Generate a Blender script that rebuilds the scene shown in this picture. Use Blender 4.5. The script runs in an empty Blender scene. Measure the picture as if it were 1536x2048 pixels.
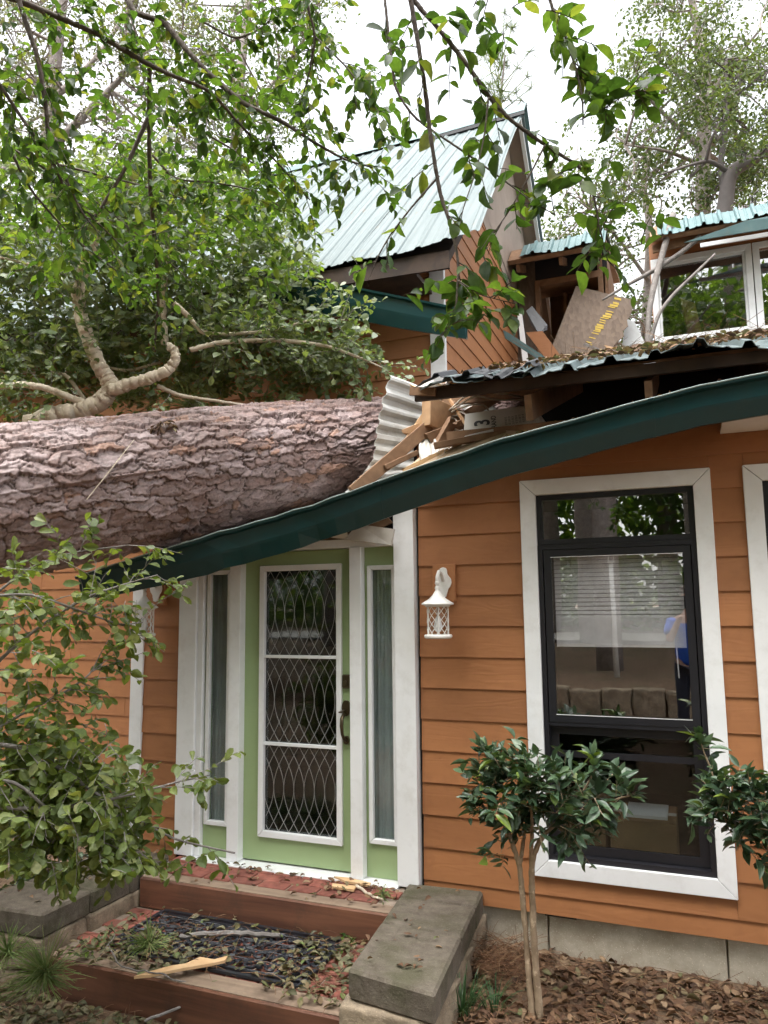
import bpy, bmesh, math, random
import numpy as np
from mathutils import Vector, Matrix

SC = bpy.context.scene
COL = SC.collection
rng = np.random.default_rng(7)
random.seed(7)
PI = math.pi

# ------------------------------------------------------------------ camera
YAW, PITCH, ROLL, FPX = math.radians(21.698), math.radians(7.114), math.radians(-0.656), 1495.7
CAM = np.array([2.48, -4.6, 1.68])
c_f = np.array([-math.sin(YAW) * math.cos(PITCH), math.cos(YAW) * math.cos(PITCH), math.sin(PITCH)])
c_r0 = np.array([math.cos(YAW), math.sin(YAW), 0.0])
c_u0 = np.cross(c_r0, c_f)
c_r = c_r0 * math.cos(ROLL) + c_u0 * math.sin(ROLL)
c_u = np.cross(c_r, c_f)
cd = bpy.data.cameras.new('camera')
cam = bpy.data.objects.new('camera', cd)
COL.objects.link(cam)
M = Matrix.Identity(4)
for i in range(3):
    M[i][0], M[i][1], M[i][2], M[i][3] = c_r[i], c_u[i], -c_f[i], CAM[i]
cam.matrix_world = M
cd.sensor_fit = 'VERTICAL'
cd.sensor_height = 24
cd.lens = FPX / 2048 * 24
cd.clip_start = 0.05
cd.clip_end = 2000
SC.camera = cam
SC.render.resolution_x, SC.render.resolution_y = 768, 1024

# ------------------------------------------------------------------ sky, sun, exposure
SUN_EL, SUN_ROT = math.radians(70), math.radians(200)
W = bpy.data.worlds.new('World')
SC.world = W
W.use_nodes = True
wn, wl = W.node_tree.nodes, W.node_tree.links
wn.clear()
sky = wn.new('ShaderNodeTexSky')
sky.sky_type = 'NISHITA'
sky.sun_disc = False
sky.sun_elevation = SUN_EL
sky.sun_rotation = SUN_ROT
sky.dust_density = 4
hsv = wn.new('ShaderNodeHueSaturation')
hsv.inputs['Saturation'].default_value = 0.16
hsv.inputs['Value'].default_value = 1.0
bg = wn.new('ShaderNodeBackground')
bg.inputs['Strength'].default_value = 0.15
wo = wn.new('ShaderNodeOutputWorld')
wl.new(sky.outputs[0], hsv.inputs['Color'])
wl.new(hsv.outputs[0], bg.inputs['Color'])
wl.new(bg.outputs[0], wo.inputs['Surface'])
sd = bpy.data.lights.new('sun', 'SUN')
sd.energy = 1.5
sd.angle = math.radians(75)
sd.color = (1.0, 0.97, 0.92)
sun = bpy.data.objects.new('sun', sd)
COL.objects.link(sun)
# sun direction matches the sky: rotation measured clockwise from +Y
sdir = Vector((math.sin(SUN_ROT) * math.cos(SUN_EL), math.cos(SUN_ROT) * math.cos(SUN_EL), math.sin(SUN_EL)))
sun.rotation_euler = sdir.to_track_quat('Z', 'Y').to_euler()
sun.location = sdir * 40
SC.view_settings.view_transform = 'Standard'
SC.view_settings.look = 'None'
SC.view_settings.exposure = 2.0
SC.view_settings.gamma = 1
SC.view_settings.use_curve_mapping = False
SC.render.engine = 'CYCLES'
SC.cycles.use_denoising = True
SC.cycles.max_bounces = 6
SC.cycles.use_adaptive_sampling = True
SC.cycles.adaptive_threshold = 0.03
SC.cycles.diffuse_bounces = 3
SC.cycles.glossy_bounces = 3
SC.cycles.transmission_bounces = 4
SC.cycles.transparent_max_bounces = 6
SC.cycles.caustics_reflective = False
SC.cycles.caustics_refractive = False


# ------------------------------------------------------------------ measuring helpers: a sight line of the photo meets a known plane or distance
def ray(px, py):
    return c_f + c_r * (px - 768) / FPX - c_u * (py - 1024) / FPX
def aY(px, py, y):
    d = ray(px, py); return CAM + d * (y - CAM[1]) / d[1]
def aZ(px, py, z):
    d = ray(px, py); return CAM + d * (z - CAM[2]) / d[2]
def aX(px, py, x):
    d = ray(px, py); return CAM + d * (x - CAM[0]) / d[0]
def aD(px, py, t):
    return CAM + ray(px, py) * t
def proj(P):
    v = np.asarray(P, float) - CAM
    t = v @ c_f
    return 768 + FPX * (v @ c_r) / t, 1024 - FPX * (v @ c_u) / t, t


# ------------------------------------------------------------------ mesh helpers
class MB:
    def __init__(s): s.v = []; s.f = []
    def add(s, v, f):
        o = len(s.v); s.v += [tuple(map(float, p)) for p in v]; s.f += [tuple(i + o for i in q) for q in f]; return s
    def box(s, x0, x1, y0, y1, z0, z1):
        return s.add([(x0, y0, z0), (x1, y0, z0), (x1, y1, z0), (x0, y1, z0), (x0, y0, z1), (x1, y0, z1), (x1, y1, z1), (x0, y1, z1)],
                     [(0, 3, 2, 1), (4, 5, 6, 7), (0, 1, 5, 4), (1, 2, 6, 5), (2, 3, 7, 6), (3, 0, 4, 7)])
    def bar(s, a, b, w, h, up=(0, 0, 1)):
        a, b = np.asarray(a, float), np.asarray(b, float)
        d = b - a; d /= np.linalg.norm(d)
        sd_ = np.cross(d, up); sd_ /= np.linalg.norm(sd_); u_ = np.cross(sd_, d)
        v = [p + sd_ * w / 2 * i + u_ * h / 2 * j for p in (a, b) for i, j in ((-1, -1), (1, -1), (1, 1), (-1, 1))]
        return s.add(v, [(3, 2, 1, 0), (4, 5, 6, 7), (0, 1, 5, 4), (1, 2, 6, 5), (2, 3, 7, 6), (3, 0, 4, 7)])
    def tube(s, pts, rad, n=6, caps=True):
        pts = np.asarray(pts, float)
        k = len(pts)
        rad = np.broadcast_to(np.asarray(rad, float), (k,)) if np.ndim(rad) == 0 or len(np.atleast_1d(rad)) == k else np.interp(np.linspace(0, 1, k), np.linspace(0, 1, len(rad)), rad)
        tan = np.gradient(pts, axis=0) if k > 1 else np.array([[0, 0, 1.]])
        tan /= np.linalg.norm(tan, axis=1)[:, None] + 1e-12
        ref = np.array([0.31, 0.17, 0.93]) if abs(tan[0] @ np.array([0.31, 0.17, 0.93])) < 0.9 else np.array([1., 0.2, 0])
        v = []
        u_ = np.cross(tan[0], ref); u_ /= np.linalg.norm(u_)
        for i in range(k):
            u_ = u_ - tan[i] * (u_ @ tan[i]); u_ /= np.linalg.norm(u_) + 1e-12
            w_ = np.cross(tan[i], u_)
            for j in range(n):
                a = 2 * PI * j / n
                v.append(pts[i] + rad[i] * (math.cos(a) * u_ + math.sin(a) * w_))
        f = [(i * n + j, i * n + (j + 1) % n, (i + 1) * n + (j + 1) % n, (i + 1) * n + j) for i in range(k - 1) for j in range(n)]
        if caps:
            f += [tuple(range(n - 1, -1, -1)), tuple((k - 1) * n + j for j in range(n))]
        return s.add(v, f)
    def lathe(s, prof, n=16, c=(0, 0, 0)):
        v = [(c[0] + r * math.cos(2 * PI * j / n), c[1] + r * math.sin(2 * PI * j / n), c[2] + z) for r, z in prof for j in range(n)]
        f = [(i * n + j, i * n + (j + 1) % n, (i + 1) * n + (j + 1) % n, (i + 1) * n + j) for i in range(len(prof) - 1) for j in range(n)]
        f += [tuple(range(n - 1, -1, -1)), tuple((len(prof) - 1) * n + j for j in range(n))]
        return s.add(v, f)
    def prism(s, poly, off):
        n = len(poly); off = np.asarray(off, float)
        v = [np.asarray(p, float) for p in poly] + [np.asarray(p, float) + off for p in poly]
        return s.add(v, [tuple(range(n - 1, -1, -1)), tuple(range(n, 2 * n))] + [(i, (i + 1) % n, n + (i + 1) % n, n + i) for i in range(n)])
    def build(s, name, mat, parent=None, smooth=False, bevel=0, kind=None, loc=None):
        me = bpy.data.meshes.new(name)
        me.from_pydata(s.v, [], s.f)
        if smooth: me.shade_smooth()
        if bevel:
            bm = bmesh.new(); bm.from_mesh(me)
            bmesh.ops.recalc_face_normals(bm, faces=bm.faces)
            bmesh.ops.bevel(bm, geom=[e for e in bm.edges], offset=bevel, segments=1, affect='EDGES', clamp_overlap=True)
            bm.to_mesh(me); bm.free()
        me.update()
        return link(name, me, mat, parent, kind)

def link(name, me, mat, parent=None, kind=None):
    o = bpy.data.objects.new(name, me)
    COL.objects.link(o)
    if mat is not None:
        if len(me.materials) == 0: me.materials.append(mat)
    if parent is not None:
        o.parent = parent
        o.matrix_parent_inverse = Matrix.Translation(-Vector(WLOC.get(parent.name, (0, 0, 0))))
    if kind: o['kind'] = kind
    return o
WLOC = {}
def tag(o, label=None, cat=None, group=None, kind=None):
    if label: o['label'] = label
    if cat: o['category'] = cat
    if group: o['group'] = group
    if kind: o['kind'] = kind
    return o
def thing(name, label, cat, loc=(0, 0, 0), group=None):
    o = bpy.data.objects.new(name, None)
    COL.objects.link(o)
    o.empty_display_size = 0.1
    o.location = tuple(map(float, loc))
    WLOC[o.name] = tuple(map(float, loc))
    return tag(o, label, cat, group)
def npmesh(name, v, faces, smooth=True, color=None):
    """fast mesh from numpy: v (N,3); faces list of (F,k) arrays"""
    me = bpy.data.meshes.new(name)
    me.vertices.add(len(v)); me.vertices.foreach_set('co', np.asarray(v, np.float32).ravel())
    loops = np.concatenate([f.ravel() for f in faces]).astype(np.int32)
    tot = np.concatenate([np.full(len(f), f.shape[1]) for f in faces]).astype(np.int32)
    start = np.concatenate([[0], np.cumsum(tot)[:-1]]).astype(np.int32)
    me.loops.add(len(loops)); me.loops.foreach_set('vertex_index', loops)
    me.polygons.add(len(tot)); me.polygons.foreach_set('loop_start', start)
    try: me.polygons.foreach_set('loop_total', tot)
    except Exception: pass
    if color is not None:
        at = me.color_attributes.new('Col', 'FLOAT_COLOR', 'POINT')
        c4 = np.ones((len(v), 4), np.float32); c4[:, :color.shape[1]] = color
        at.data.foreach_set('color', c4.ravel())
    me.update(calc_edges=True)
    if smooth: me.shade_smooth()
    me.validate()
    return me

# numpy value noise
def vnoise(x, y, seed=0):
    xi, yi = np.floor(x).astype(np.int64), np.floor(y).astype(np.int64)
    xf, yf = x - xi, y - yi
    def h(a, b):
        n = (a * 374761393 + b * 668265263 + seed * 1442695041) & 0x7fffffff
        n = ((n ^ (n >> 13)) * 1274126177) & 0x7fffffff
        return ((n ^ (n >> 16)) & 0xffff) / 65535.0
    u_, w_ = xf * xf * (3 - 2 * xf), yf * yf * (3 - 2 * yf)
    return (h(xi, yi) * (1 - u_) + h(xi + 1, yi) * u_) * (1 - w_) + (h(xi, yi + 1) * (1 - u_) + h(xi + 1, yi + 1) * u_) * w_
def fbm(x, y, o=4, seed=0):
    a, t = 0.5, 0
    for i in range(o):
        t = t + a * vnoise(x, y, seed + i * 17); x, y, a = x * 2.03, y * 2.03, a * 0.5
    return t

# ------------------------------------------------------------------ materials
def newmat(name):
    m = bpy.data.materials.new(name); m.use_nodes = True
    nt = m.node_tree
    b = nt.nodes['Principled BSDF']
    return m, nt, b
def noise_node(nt, scale, detail=4, vec=None, rough=0.55, dist=0):
    n = nt.nodes.new('ShaderNodeTexNoise'); n.inputs['Scale'].default_value = scale; n.inputs['Detail'].default_value = detail
    n.inputs['Roughness'].default_value = rough; n.inputs['Distortion'].default_value = dist
    if vec is not None: nt.links.new(vec, n.inputs['Vector'])
    return n
def coords(nt, scale=(1, 1, 1), kind='Object'):
    tc = nt.nodes.new('ShaderNodeTexCoord'); mp = nt.nodes.new('ShaderNodeMapping'); mp.inputs['Scale'].default_value = scale
    if kind == 'World':
        g = nt.nodes.new('ShaderNodeNewGeometry'); nt.links.new(g.outputs['Position'], mp.inputs['Vector'])
    else: nt.links.new(tc.outputs[kind], mp.inputs['Vector'])
    return mp.outputs[0]
def ramp(nt, fac, stops):
    r = nt.nodes.new('ShaderNodeValToRGB')
    e = r.color_ramp.elements
    while len(e) < len(stops): e.new(0.5)
    for k, (p, c) in zip(e, stops): k.position = p; k.color = (*c, 1)
    nt.links.new(fac, r.inputs[0]); return r
def mixc(nt, fac, a, b, mode='MIX'):
    m = nt.nodes.new('ShaderNodeMix'); m.data_type = 'RGBA'; m.blend_type = mode
    for s_, x in ((0, fac), (6, a), (7, b)):
        if isinstance(x, (int, float)): m.inputs[s_].default_value = x
        elif isinstance(x, tuple): m.inputs[s_].default_value = (*x, 1)
        else: nt.links.new(x, m.inputs[s_])
    return m.outputs[2]
def bump(nt, b, h, strength=0.3, dist=0.01):
    n = nt.nodes.new('ShaderNodeBump'); n.inputs['Strength'].default_value = strength; n.inputs['Distance'].default_value = dist
    nt.links.new(h, n.inputs['Height']); nt.links.new(n.outputs[0], b.inputs['Normal'])
def objrand(nt):
    return nt.nodes.new('ShaderNodeObjectInfo').outputs['Random']

def paint(name, col, rough=0.5, var=0.06, grain=None, dirt=0.0, dirtcol=(0.12, 0.1, 0.07), bumps=0.15, scale=(1, 1, 1), bscale=40):
    """painted surface: slight tone drift, worn/dirty blotches, optional wood grain direction"""
    m, nt, b = newmat(name)
    co = coords(nt, scale, 'World')
    n1 = noise_node(nt, 1.7, 5, co)
    c1 = tuple(max(0, x * (1 - var * 2)) for x in col); c2 = tuple(min(1, x * (1 + var * 1.6)) for x in col)
    r = ramp(nt, n1.outputs[0], [(0.3, c1), (0.7, c2)])
    out = r.outputs[0]
    if dirt:
        n2 = noise_node(nt, 7, 7, co, 0.68)
        rr = ramp(nt, n2.outputs[0], [(0.5, (0, 0, 0)), (0.78, (dirt,) * 3)])
        out = mixc(nt, rr.outputs[0], out, dirtcol)
    nt.links.new(out, b.inputs['Base Color'])
    b.inputs['Roughness'].default_value = rough
    if grain:
        cg = coords(nt, grain, 'World')
        n3 = noise_node(nt, 1.0, 4, cg, 0.6, 0.6)
        w = nt.nodes.new('ShaderNodeMath'); w.operation = 'MULTIPLY'; w.inputs[1].default_value = 9; nt.links.new(n3.outputs[0], w.inputs[0])
        s = nt.nodes.new('ShaderNodeMath'); s.operation = 'SINE'
        w2 = nt.nodes.new('ShaderNodeMath'); w2.operation = 'MULTIPLY'; w2.inputs[1].default_value = 6.28; nt.links.new(w.outputs[0], w2.inputs[0]); nt.links.new(w2.outputs[0], s.inputs[0])
        bump(nt, b, s.outputs[0], bumps, 0.004)
    else:
        n4 = noise_node(nt, bscale, 5, co); bump(nt, b, n4.outputs[0], bumps, 0.004)
    return m

def siding_mat():
    m, nt, b = newmat('orange_siding')
    info = objrand(nt)
    add = nt.nodes.new('ShaderNodeVectorMath'); add.operation = 'ADD'
    mul = nt.nodes.new('ShaderNodeVectorMath'); mul.operation = 'SCALE'; mul.inputs[3].default_value = 37
    cmb = nt.nodes.new('ShaderNodeCombineXYZ')
    for i in range(3): nt.links.new(info, cmb.inputs[i])
    nt.links.new(cmb.outputs[0], mul.inputs[0])
    g = nt.nodes.new('ShaderNodeNewGeometry')
    nt.links.new(g.outputs['Position'], add.inputs[0]); nt.links.new(mul.outputs[0], add.inputs[1])
    mp = nt.nodes.new('ShaderNodeMapping'); mp.inputs['Scale'].default_value = (0.9, 0.9, 5.5); nt.links.new(add.outputs[0], mp.inputs['Vector'])
    n = noise_node(nt, 1.0, 3, mp.outputs[0], 0.5, 0.35)
    m1 = nt.nodes.new('ShaderNodeMath'); m1.operation = 'MULTIPLY'; m1.inputs[1].default_value = 75; nt.links.new(n.outputs[0], m1.inputs[0])
    si = nt.nodes.new('ShaderNodeMath'); si.operation = 'SINE'; nt.links.new(m1.outputs[0], si.inputs[0])
    mp2 = nt.nodes.new('ShaderNodeMapping'); mp2.inputs['Scale'].default_value = (4, 4, 160); nt.links.new(add.outputs[0], mp2.inputs['Vector'])
    n2 = noise_node(nt, 1.0, 4, mp2.outputs[0], 0.6)
    hs = nt.nodes.new('ShaderNodeMath'); hs.operation = 'ADD'; nt.links.new(si.outputs[0], hs.inputs[0]); nt.links.new(n2.outputs[0], hs.inputs[1])
    bump(nt, b, hs.outputs[0], 0.065, 0.0035)
    nb = noise_node(nt, 1.3, 5, mp.outputs[0])
    r = ramp(nt, nb.outputs[0], [(0.3, (0.305, 0.124, 0.046)), (0.7, (0.36, 0.150, 0.057))])
    ndn = noise_node(nt, 9, 7, g.outputs['Position'], 0.7)
    rd = ramp(nt, ndn.outputs[0], [(0.5, (0, 0, 0)), (0.8, (0.5,) * 3)])
    c = mixc(nt, rd.outputs[0], r.outputs[0], (0.22, 0.09, 0.035))
    h = nt.nodes.new('ShaderNodeHueSaturation'); nt.links.new(c, h.inputs['Color'])
    v = nt.nodes.new('ShaderNodeMapRange'); v.inputs[3].default_value = 0.9; v.inputs[4].default_value = 1.08; nt.links.new(info, v.inputs[0]); nt.links.new(v.outputs[0], h.inputs['Value'])
    nt.links.new(h.outputs[0], b.inputs['Base Color'])
    b.inputs['Roughness'].default_value = 0.62
    return m

def wood_mat(name, c1, c2, axis=(2, 2, 40), rough=0.75, dirt=0.2, kind='Object'):
    m, nt, b = newmat(name)
    co = coords(nt, axis, kind)
    n = noise_node(nt, 1.0, 5, co, 0.6, 0.7)
    r = ramp(nt, n.outputs[0], [(0.28, c1), (0.5, tuple((a + b_) / 2 for a, b_ in zip(c1, c2))), (0.72, c2)])
    n2 = noise_node(nt, 5, 6, coords(nt, (1, 1, 1), 'World'), 0.7)
    rd = ramp(nt, n2.outputs[0], [(0.5, (0, 0, 0)), (0.75, (dirt * 2,) * 3)])
    c = mixc(nt, rd.outputs[0], r.outputs[0], (0.05, 0.03, 0.02))
    nt.links.new(c, b.inputs['Base Color'])
    b.inputs['Roughness'].default_value = rough
    bump(nt, b, n.outputs[0], 0.5, 0.004)
    return m

def metal_roof_mat(name, c1, c2, streak=(14, 0.5, 0.5), rust=0.5, rough=0.42):
    m, nt, b = newmat(name)
    co = coords(nt, streak, 'World')
    n = noise_node(nt, 1.0, 6, co, 0.62)
    r = ramp(nt, n.outputs[0], [(0.32, c1), (0.66, c2)])
    n2 = noise_node(nt, 1.0, 8, coords(nt, (streak[0] * 0.8, 3.0, 3.0), 'World'), 0.75)
    rd = ramp(nt, n2.outputs[0], [(0.58, (0, 0, 0)), (0.72, (rust,) * 3)])
    c = mixc(nt, rd.outputs[0], r.outputs[0], (0.16, 0.10, 0.055))
    nt.links.new(c, b.inputs['Base Color'])
    b.inputs['Roughness'].default_value = rough
    b.inputs['Specular IOR Level'].default_value = 0.5
    n3 = noise_node(nt, 3, 3, coords(nt, (1, 1, 1), 'World')); bump(nt, b, n3.outputs[0], 0.12, 0.03)
    return m

def leaf_mat(name, stops, trans=0.35, rough=0.42, spec=0.4):
    m, nt, b = newmat(name)
    g = nt.nodes.new('ShaderNodeNewGeometry')
    a = nt.nodes.new('ShaderNodeMath'); a.operation = 'ADD'
    nt.links.new(g.outputs['Random Per Island'], a.inputs[0]); nt.links.new(objrand(nt), a.inputs[1])
    fr = nt.nodes.new('ShaderNodeMath'); fr.operation = 'FRACT'; nt.links.new(a.outputs[0], fr.inputs[0])
    r = ramp(nt, fr.outputs[0], stops)
    nz = noise_node(nt, 60, 3, coords(nt, (1, 1, 1), 'World'))
    rv = ramp(nt, nz.outputs[0], [(0.3, (0.75,) * 3), (0.7, (1.15,) * 3)])
    c = mixc(nt, 1.0, r.outputs[0], rv.outputs[0], 'MULTIPLY')
    nt.links.new(c, b.inputs['Base Color'])
    b.inputs['Roughness'].default_value = rough
    b.inputs['Specular IOR Level'].default_value = spec
    if trans:
        t = nt.nodes.new('ShaderNodeBsdfTranslucent')
        c2 = mixc(nt, 1.0, c, (1.5, 1.55, 0.55), 'MULTIPLY'); nt.links.new(c2, t.inputs['Color'])
        mx = nt.nodes.new('ShaderNodeMixShader'); mx.inputs[0].default_value = trans
        nt.links.new(b.outputs[0], mx.inputs[1]); nt.links.new(t.outputs[0], mx.inputs[2])
        nt.links.new(mx.outputs[0], nt.nodes['Material Output'].inputs['Surface'])
    return m

def bark_mat(name, c1, c2, scale=(30, 30, 6), rough=0.85):
    m, nt, b = newmat(name)
    co = coords(nt, (1, 1, 1), 'World')
    n = noise_node(nt, 9, 6, co, 0.65)
    r = ramp(nt, n.outputs[0], [(0.3, c1), (0.68, c2)])
    n2 = noise_node(nt, 28, 5, co, 0.6)
    rl = ramp(nt, n2.outputs[0], [(0.58, (0, 0, 0)), (0.64, (0.55,) * 3)])
    c = mixc(nt, rl.outputs[0], r.outputs[0], tuple(min(1, x * 1.5 + 0.05) for x in c2))
    nt.links.new(c, b.inputs['Base Color']); b.inputs['Roughness'].default_value = rough
    bump(nt, b, n2.outputs[0], 0.5, 0.01)
    return m

def glass_mat(name, refl=0.22, tint=(0.85, 0.9, 0.9), rough=0.0, wav=0.0):
    m, nt, b = newmat(name)
    nt.nodes.remove(b)
    t = nt.nodes.new('ShaderNodeBsdfTransparent'); t.inputs[0].default_value = (*tint, 1)
    g = nt.nodes.new('ShaderNodeBsdfGlossy'); g.inputs['Roughness'].default_value = rough; g.inputs[0].default_value = (1, 1, 1, 1)
    lwt = nt.nodes.new('ShaderNodeLayerWeight'); lwt.inputs['Blend'].default_value = 0.5
    lw = nt.nodes.new('ShaderNodeMath'); lw.operation = 'POWER'; lw.inputs[1].default_value = 5; nt.links.new(lwt.outputs['Facing'], lw.inputs[0])
    a = nt.nodes.new('ShaderNodeMath'); a.operation = 'MULTIPLY_ADD'; a.inputs[1].default_value = 0.85; a.inputs[2].default_value = refl; a.use_clamp = True
    nt.links.new(lw.outputs[0], a.inputs[0])
    mx = nt.nodes.new('ShaderNodeMixShader'); nt.links.new(a.outputs[0], mx.inputs[0]); nt.links.new(t.outputs[0], mx.inputs[1]); nt.links.new(g.outputs[0], mx.inputs[2])
    if wav:
        n = noise_node(nt, 2.2, 2, coords(nt, (1, 1, 0.5), 'World')); bn = nt.nodes.new('ShaderNodeBump'); bn.inputs['Strength'].default_value = wav; bn.inputs['Distance'].default_value = 0.01
        nt.links.new(n.outputs[0], bn.inputs['Height']); nt.links.new(bn.outputs[0], g.inputs['Normal'])
    nt.links.new(mx.outputs[0], nt.nodes['Material Output'].inputs['Surface'])
    return m

def simple(name, col, rough=0.6, metal=0, spec=0.5):
    m, nt, b = newmat(name)
    n = noise_node(nt, 6, 5, coords(nt, (1, 1, 1), 'World'), 0.6)
    r = ramp(nt, n.outputs[0], [(0.3, tuple(x * 0.82 for x in col)), (0.7, tuple(min(1, x * 1.12) for x in col))])
    nt.links.new(r.outputs[0], b.inputs['Base Color'])
    b.inputs['Roughness'].default_value = rough; b.inputs['Metallic'].default_value = metal; b.inputs['Specular IOR Level'].default_value = spec
    return m

MT = {}
MT['siding'] = siding_mat()
MT['white'] = paint('white_trim', (0.80, 0.81, 0.82), 0.45, 0.04, dirt=0.32, dirtcol=(0.42, 0.40, 0.36), bumps=0.08)
MT['green'] = paint('green_door_paint', (0.305, 0.405, 0.205), 0.42, 0.03, dirt=0.12, dirtcol=(0.2, 0.28, 0.12), bumps=0.06)
MT['black_frame'] = simple('black_window_frame', (0.012, 0.012, 0.016), 0.42)
MT['gutter'] = paint('dark_green_gutter', (0.005, 0.038, 0.042), 0.3, 0.10, dirt=0.25, dirtcol=(0.03, 0.045, 0.04), bumps=0.05, bscale=5)
MT['roof'] = metal_roof_mat('teal_roof_metal', (0.064, 0.094, 0.098), (0.118, 0.150, 0.152), (16, 0.6, 0.6), 0.7, 0.6)
MT['roof2'] = metal_roof_mat('teal_roof_metal_clean', (0.05, 0.112, 0.116), (0.10, 0.168, 0.172), (3, 3, 3), 0.2, 0.5)
MT['galv'] = metal_roof_mat('bare_metal_underside', (0.38, 0.37, 0.34), (0.55, 0.55, 0.53), (4, 4, 4), 0.55, 0.35)
MT['tan'] = paint('tan_gable_panel', (0.30, 0.235, 0.19), 0.7, 0.08, dirt=0.3)
MT['rawwood'] = wood_mat('raw_split_wood', (0.55, 0.33, 0.16), (0.72, 0.50, 0.29), (6, 6, 6), 0.7, 0.05)
MT['rawwood2'] = wood_mat('weathered_rafter_wood', (0.38, 0.21, 0.105), (0.60, 0.385, 0.22), (5, 5, 5), 0.75, 0.12)
MT['oldwood'] = wood_mat('old_framing_wood', (0.16, 0.085, 0.045), (0.33, 0.19, 0.105), (5, 5, 5), 0.8, 0.2)
MT['timber'] = wood_mat('stained_step_timber', (0.075, 0.027, 0.015), (0.20, 0.082, 0.043), (1.2, 16, 16), 0.7, 0.3, 'World')
MT['timbertop'] = wood_mat('weathered_step_timber', (0.17, 0.115, 0.08), (0.30, 0.22, 0.155), (1.2, 16, 16), 0.8, 0.3, 'World')
MT['darkwood'] = wood_mat('shade_darkened_wood', (0.022, 0.014, 0.010), (0.065, 0.038, 0.024), (5, 5, 5), 0.8, 0.2)  # dark brown wood with the eave shadow put into its colour
MT['dark'] = simple('interior_shade_dark', (0.02, 0.018, 0.02), 0.9)  # near-black colour stands in for the shade of enclosed spaces
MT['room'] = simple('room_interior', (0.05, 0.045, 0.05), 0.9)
MT['glass'] = glass_mat('window_glass', 0.19, (0.97, 0.97, 0.97), 0.0, 0.06)
MT['glass_door'] = glass_mat('leaded_glass', 0.07, (0.6, 0.68, 0.68), 0.03, 0.12)
MT['glass_side'] = glass_mat('sidelight_glass', 0.06, (0.83, 0.855, 0.855), 0.02, 0.15)
MT['came'] = simple('lead_came', (0.36, 0.36, 0.35), 0.35, 0.6)
MT['brass'] = simple('antique_brass', (0.10, 0.075, 0.045), 0.35, 0.8)
MT['lampwhite'] = paint('white_cast_lamp', (0.76, 0.75, 0.72), 0.4, 0.05, dirt=0.4, dirtcol=(0.45, 0.37, 0.3))
MT['blind'] = simple('blind_slat', (0.85, 0.85, 0.88), 0.5)
MT['curtain'] = simple('grey_blue_curtain', (0.50, 0.55, 0.56), 0.9)
MT['cardboard'] = simple('cardboard', (0.34, 0.19, 0.09), 0.85)
MT['mat'] = simple('black_rubber', (0.016, 0.018, 0.024), 0.5)
MT['osb'] = None
MT['tarp'] = simple('black_roofing_felt', (0.022, 0.024, 0.028), 0.55)
MT['wire'] = simple('cable_sheath', (0.50, 0.44, 0.36), 0.5)
MT['paper'] = paint('insulation_paper', (0.66, 0.63, 0.58), 0.8, 0.08, dirt=0.3)
MT['ink'] = simple('print_ink', (0.05, 0.05, 0.055), 0.8)
MT['yellow'] = simple('yellow_stencil', (0.40, 0.28, 0.045), 0.8)
MT['twig'] = bark_mat('twig_bark', (0.045, 0.032, 0.024), (0.10, 0.078, 0.06))
MT['limb'] = bark_mat('pale_limb_bark', (0.40, 0.31, 0.225), (0.66, 0.58, 0.47))
MT['greywood'] = bark_mat('grey_stripped_branch', (0.12, 0.105, 0.095), (0.22, 0.20, 0.185))
MT['bgbark'] = bark_mat('far_tree_bark', (0.16, 0.13, 0.115), (0.30, 0.26, 0.24))

def osb_mat():
    m, nt, b = newmat('chipboard')
    co = coords(nt, (1, 1, 1), 'World')
    vo = nt.nodes.new('ShaderNodeTexVoronoi'); vo.inputs['Scale'].default_value = 26; nt.links.new(coords(nt, (1, 1, 0.45), 'World'), vo.inputs['Vector'])
    r = ramp(nt, vo.outputs['Color'], [(0.2, (0.10, 0.066, 0.043)), (0.8, (0.165, 0.115, 0.078))])
    n = noise_node(nt, 3, 6, co, 0.7)
    c = mixc(nt, n.outputs[0], r.outputs[0], (0.11, 0.083, 0.065))
    nt.links.new(c, b.inputs['Base Color']); b.inputs['Roughness'].default_value = 0.85
    bump(nt, b, vo.outputs['Distance'], 0.4, 0.01)
    return m
MT['osb'] = osb_mat()

def stone_mat(name, c1, c2, moss=(0.07, 0.085, 0.03), mossa=0.6, rel=0.6):
    m, nt, b = newmat(name)
    co = coords(nt, (1, 1, 1), 'World')
    n = noise_node(nt, 14, 8, co, 0.7)
    r = ramp(nt, n.outputs[0], [(0.3, c1), (0.7, c2)])
    n2 = noise_node(nt, 3.2, 6, co, 0.65)
    rm = ramp(nt, n2.outputs[0], [(0.48, (0, 0, 0)), (0.66, (mossa,) * 3)])
    c = mixc(nt, rm.outputs[0], r.outputs[0], moss)
    n3 = noise_node(nt, 160, 3, co, 0.6)
    rs = ramp(nt, n3.outputs[0], [(0.62, (0, 0, 0)), (0.7, (0.7,) * 3)])
    c = mixc(nt, rs.outputs[0], c, tuple(min(1, x * 1.7) for x in c2))
    nt.links.new(c, b.inputs['Base Color']); b.inputs['Roughness'].default_value = 0.9
    bump(nt, b, n.outputs[0], rel, 0.02)
    return m
MT['cap'] = stone_mat('concrete_cap', (0.07, 0.055, 0.040), (0.155, 0.13, 0.10), (0.05, 0.05, 0.02), 0.75, 0.7)
MT['split'] = stone_mat('split_face_block', (0.17, 0.13, 0.09), (0.38, 0.30, 0.21), (0.09, 0.075, 0.045), 0.5, 0.9)
MT['found'] = stone_mat('foundation_block', (0.40, 0.345, 0.265), (0.55, 0.495, 0.405), (0.28, 0.225, 0.155), 0.5, 0.15)
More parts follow.
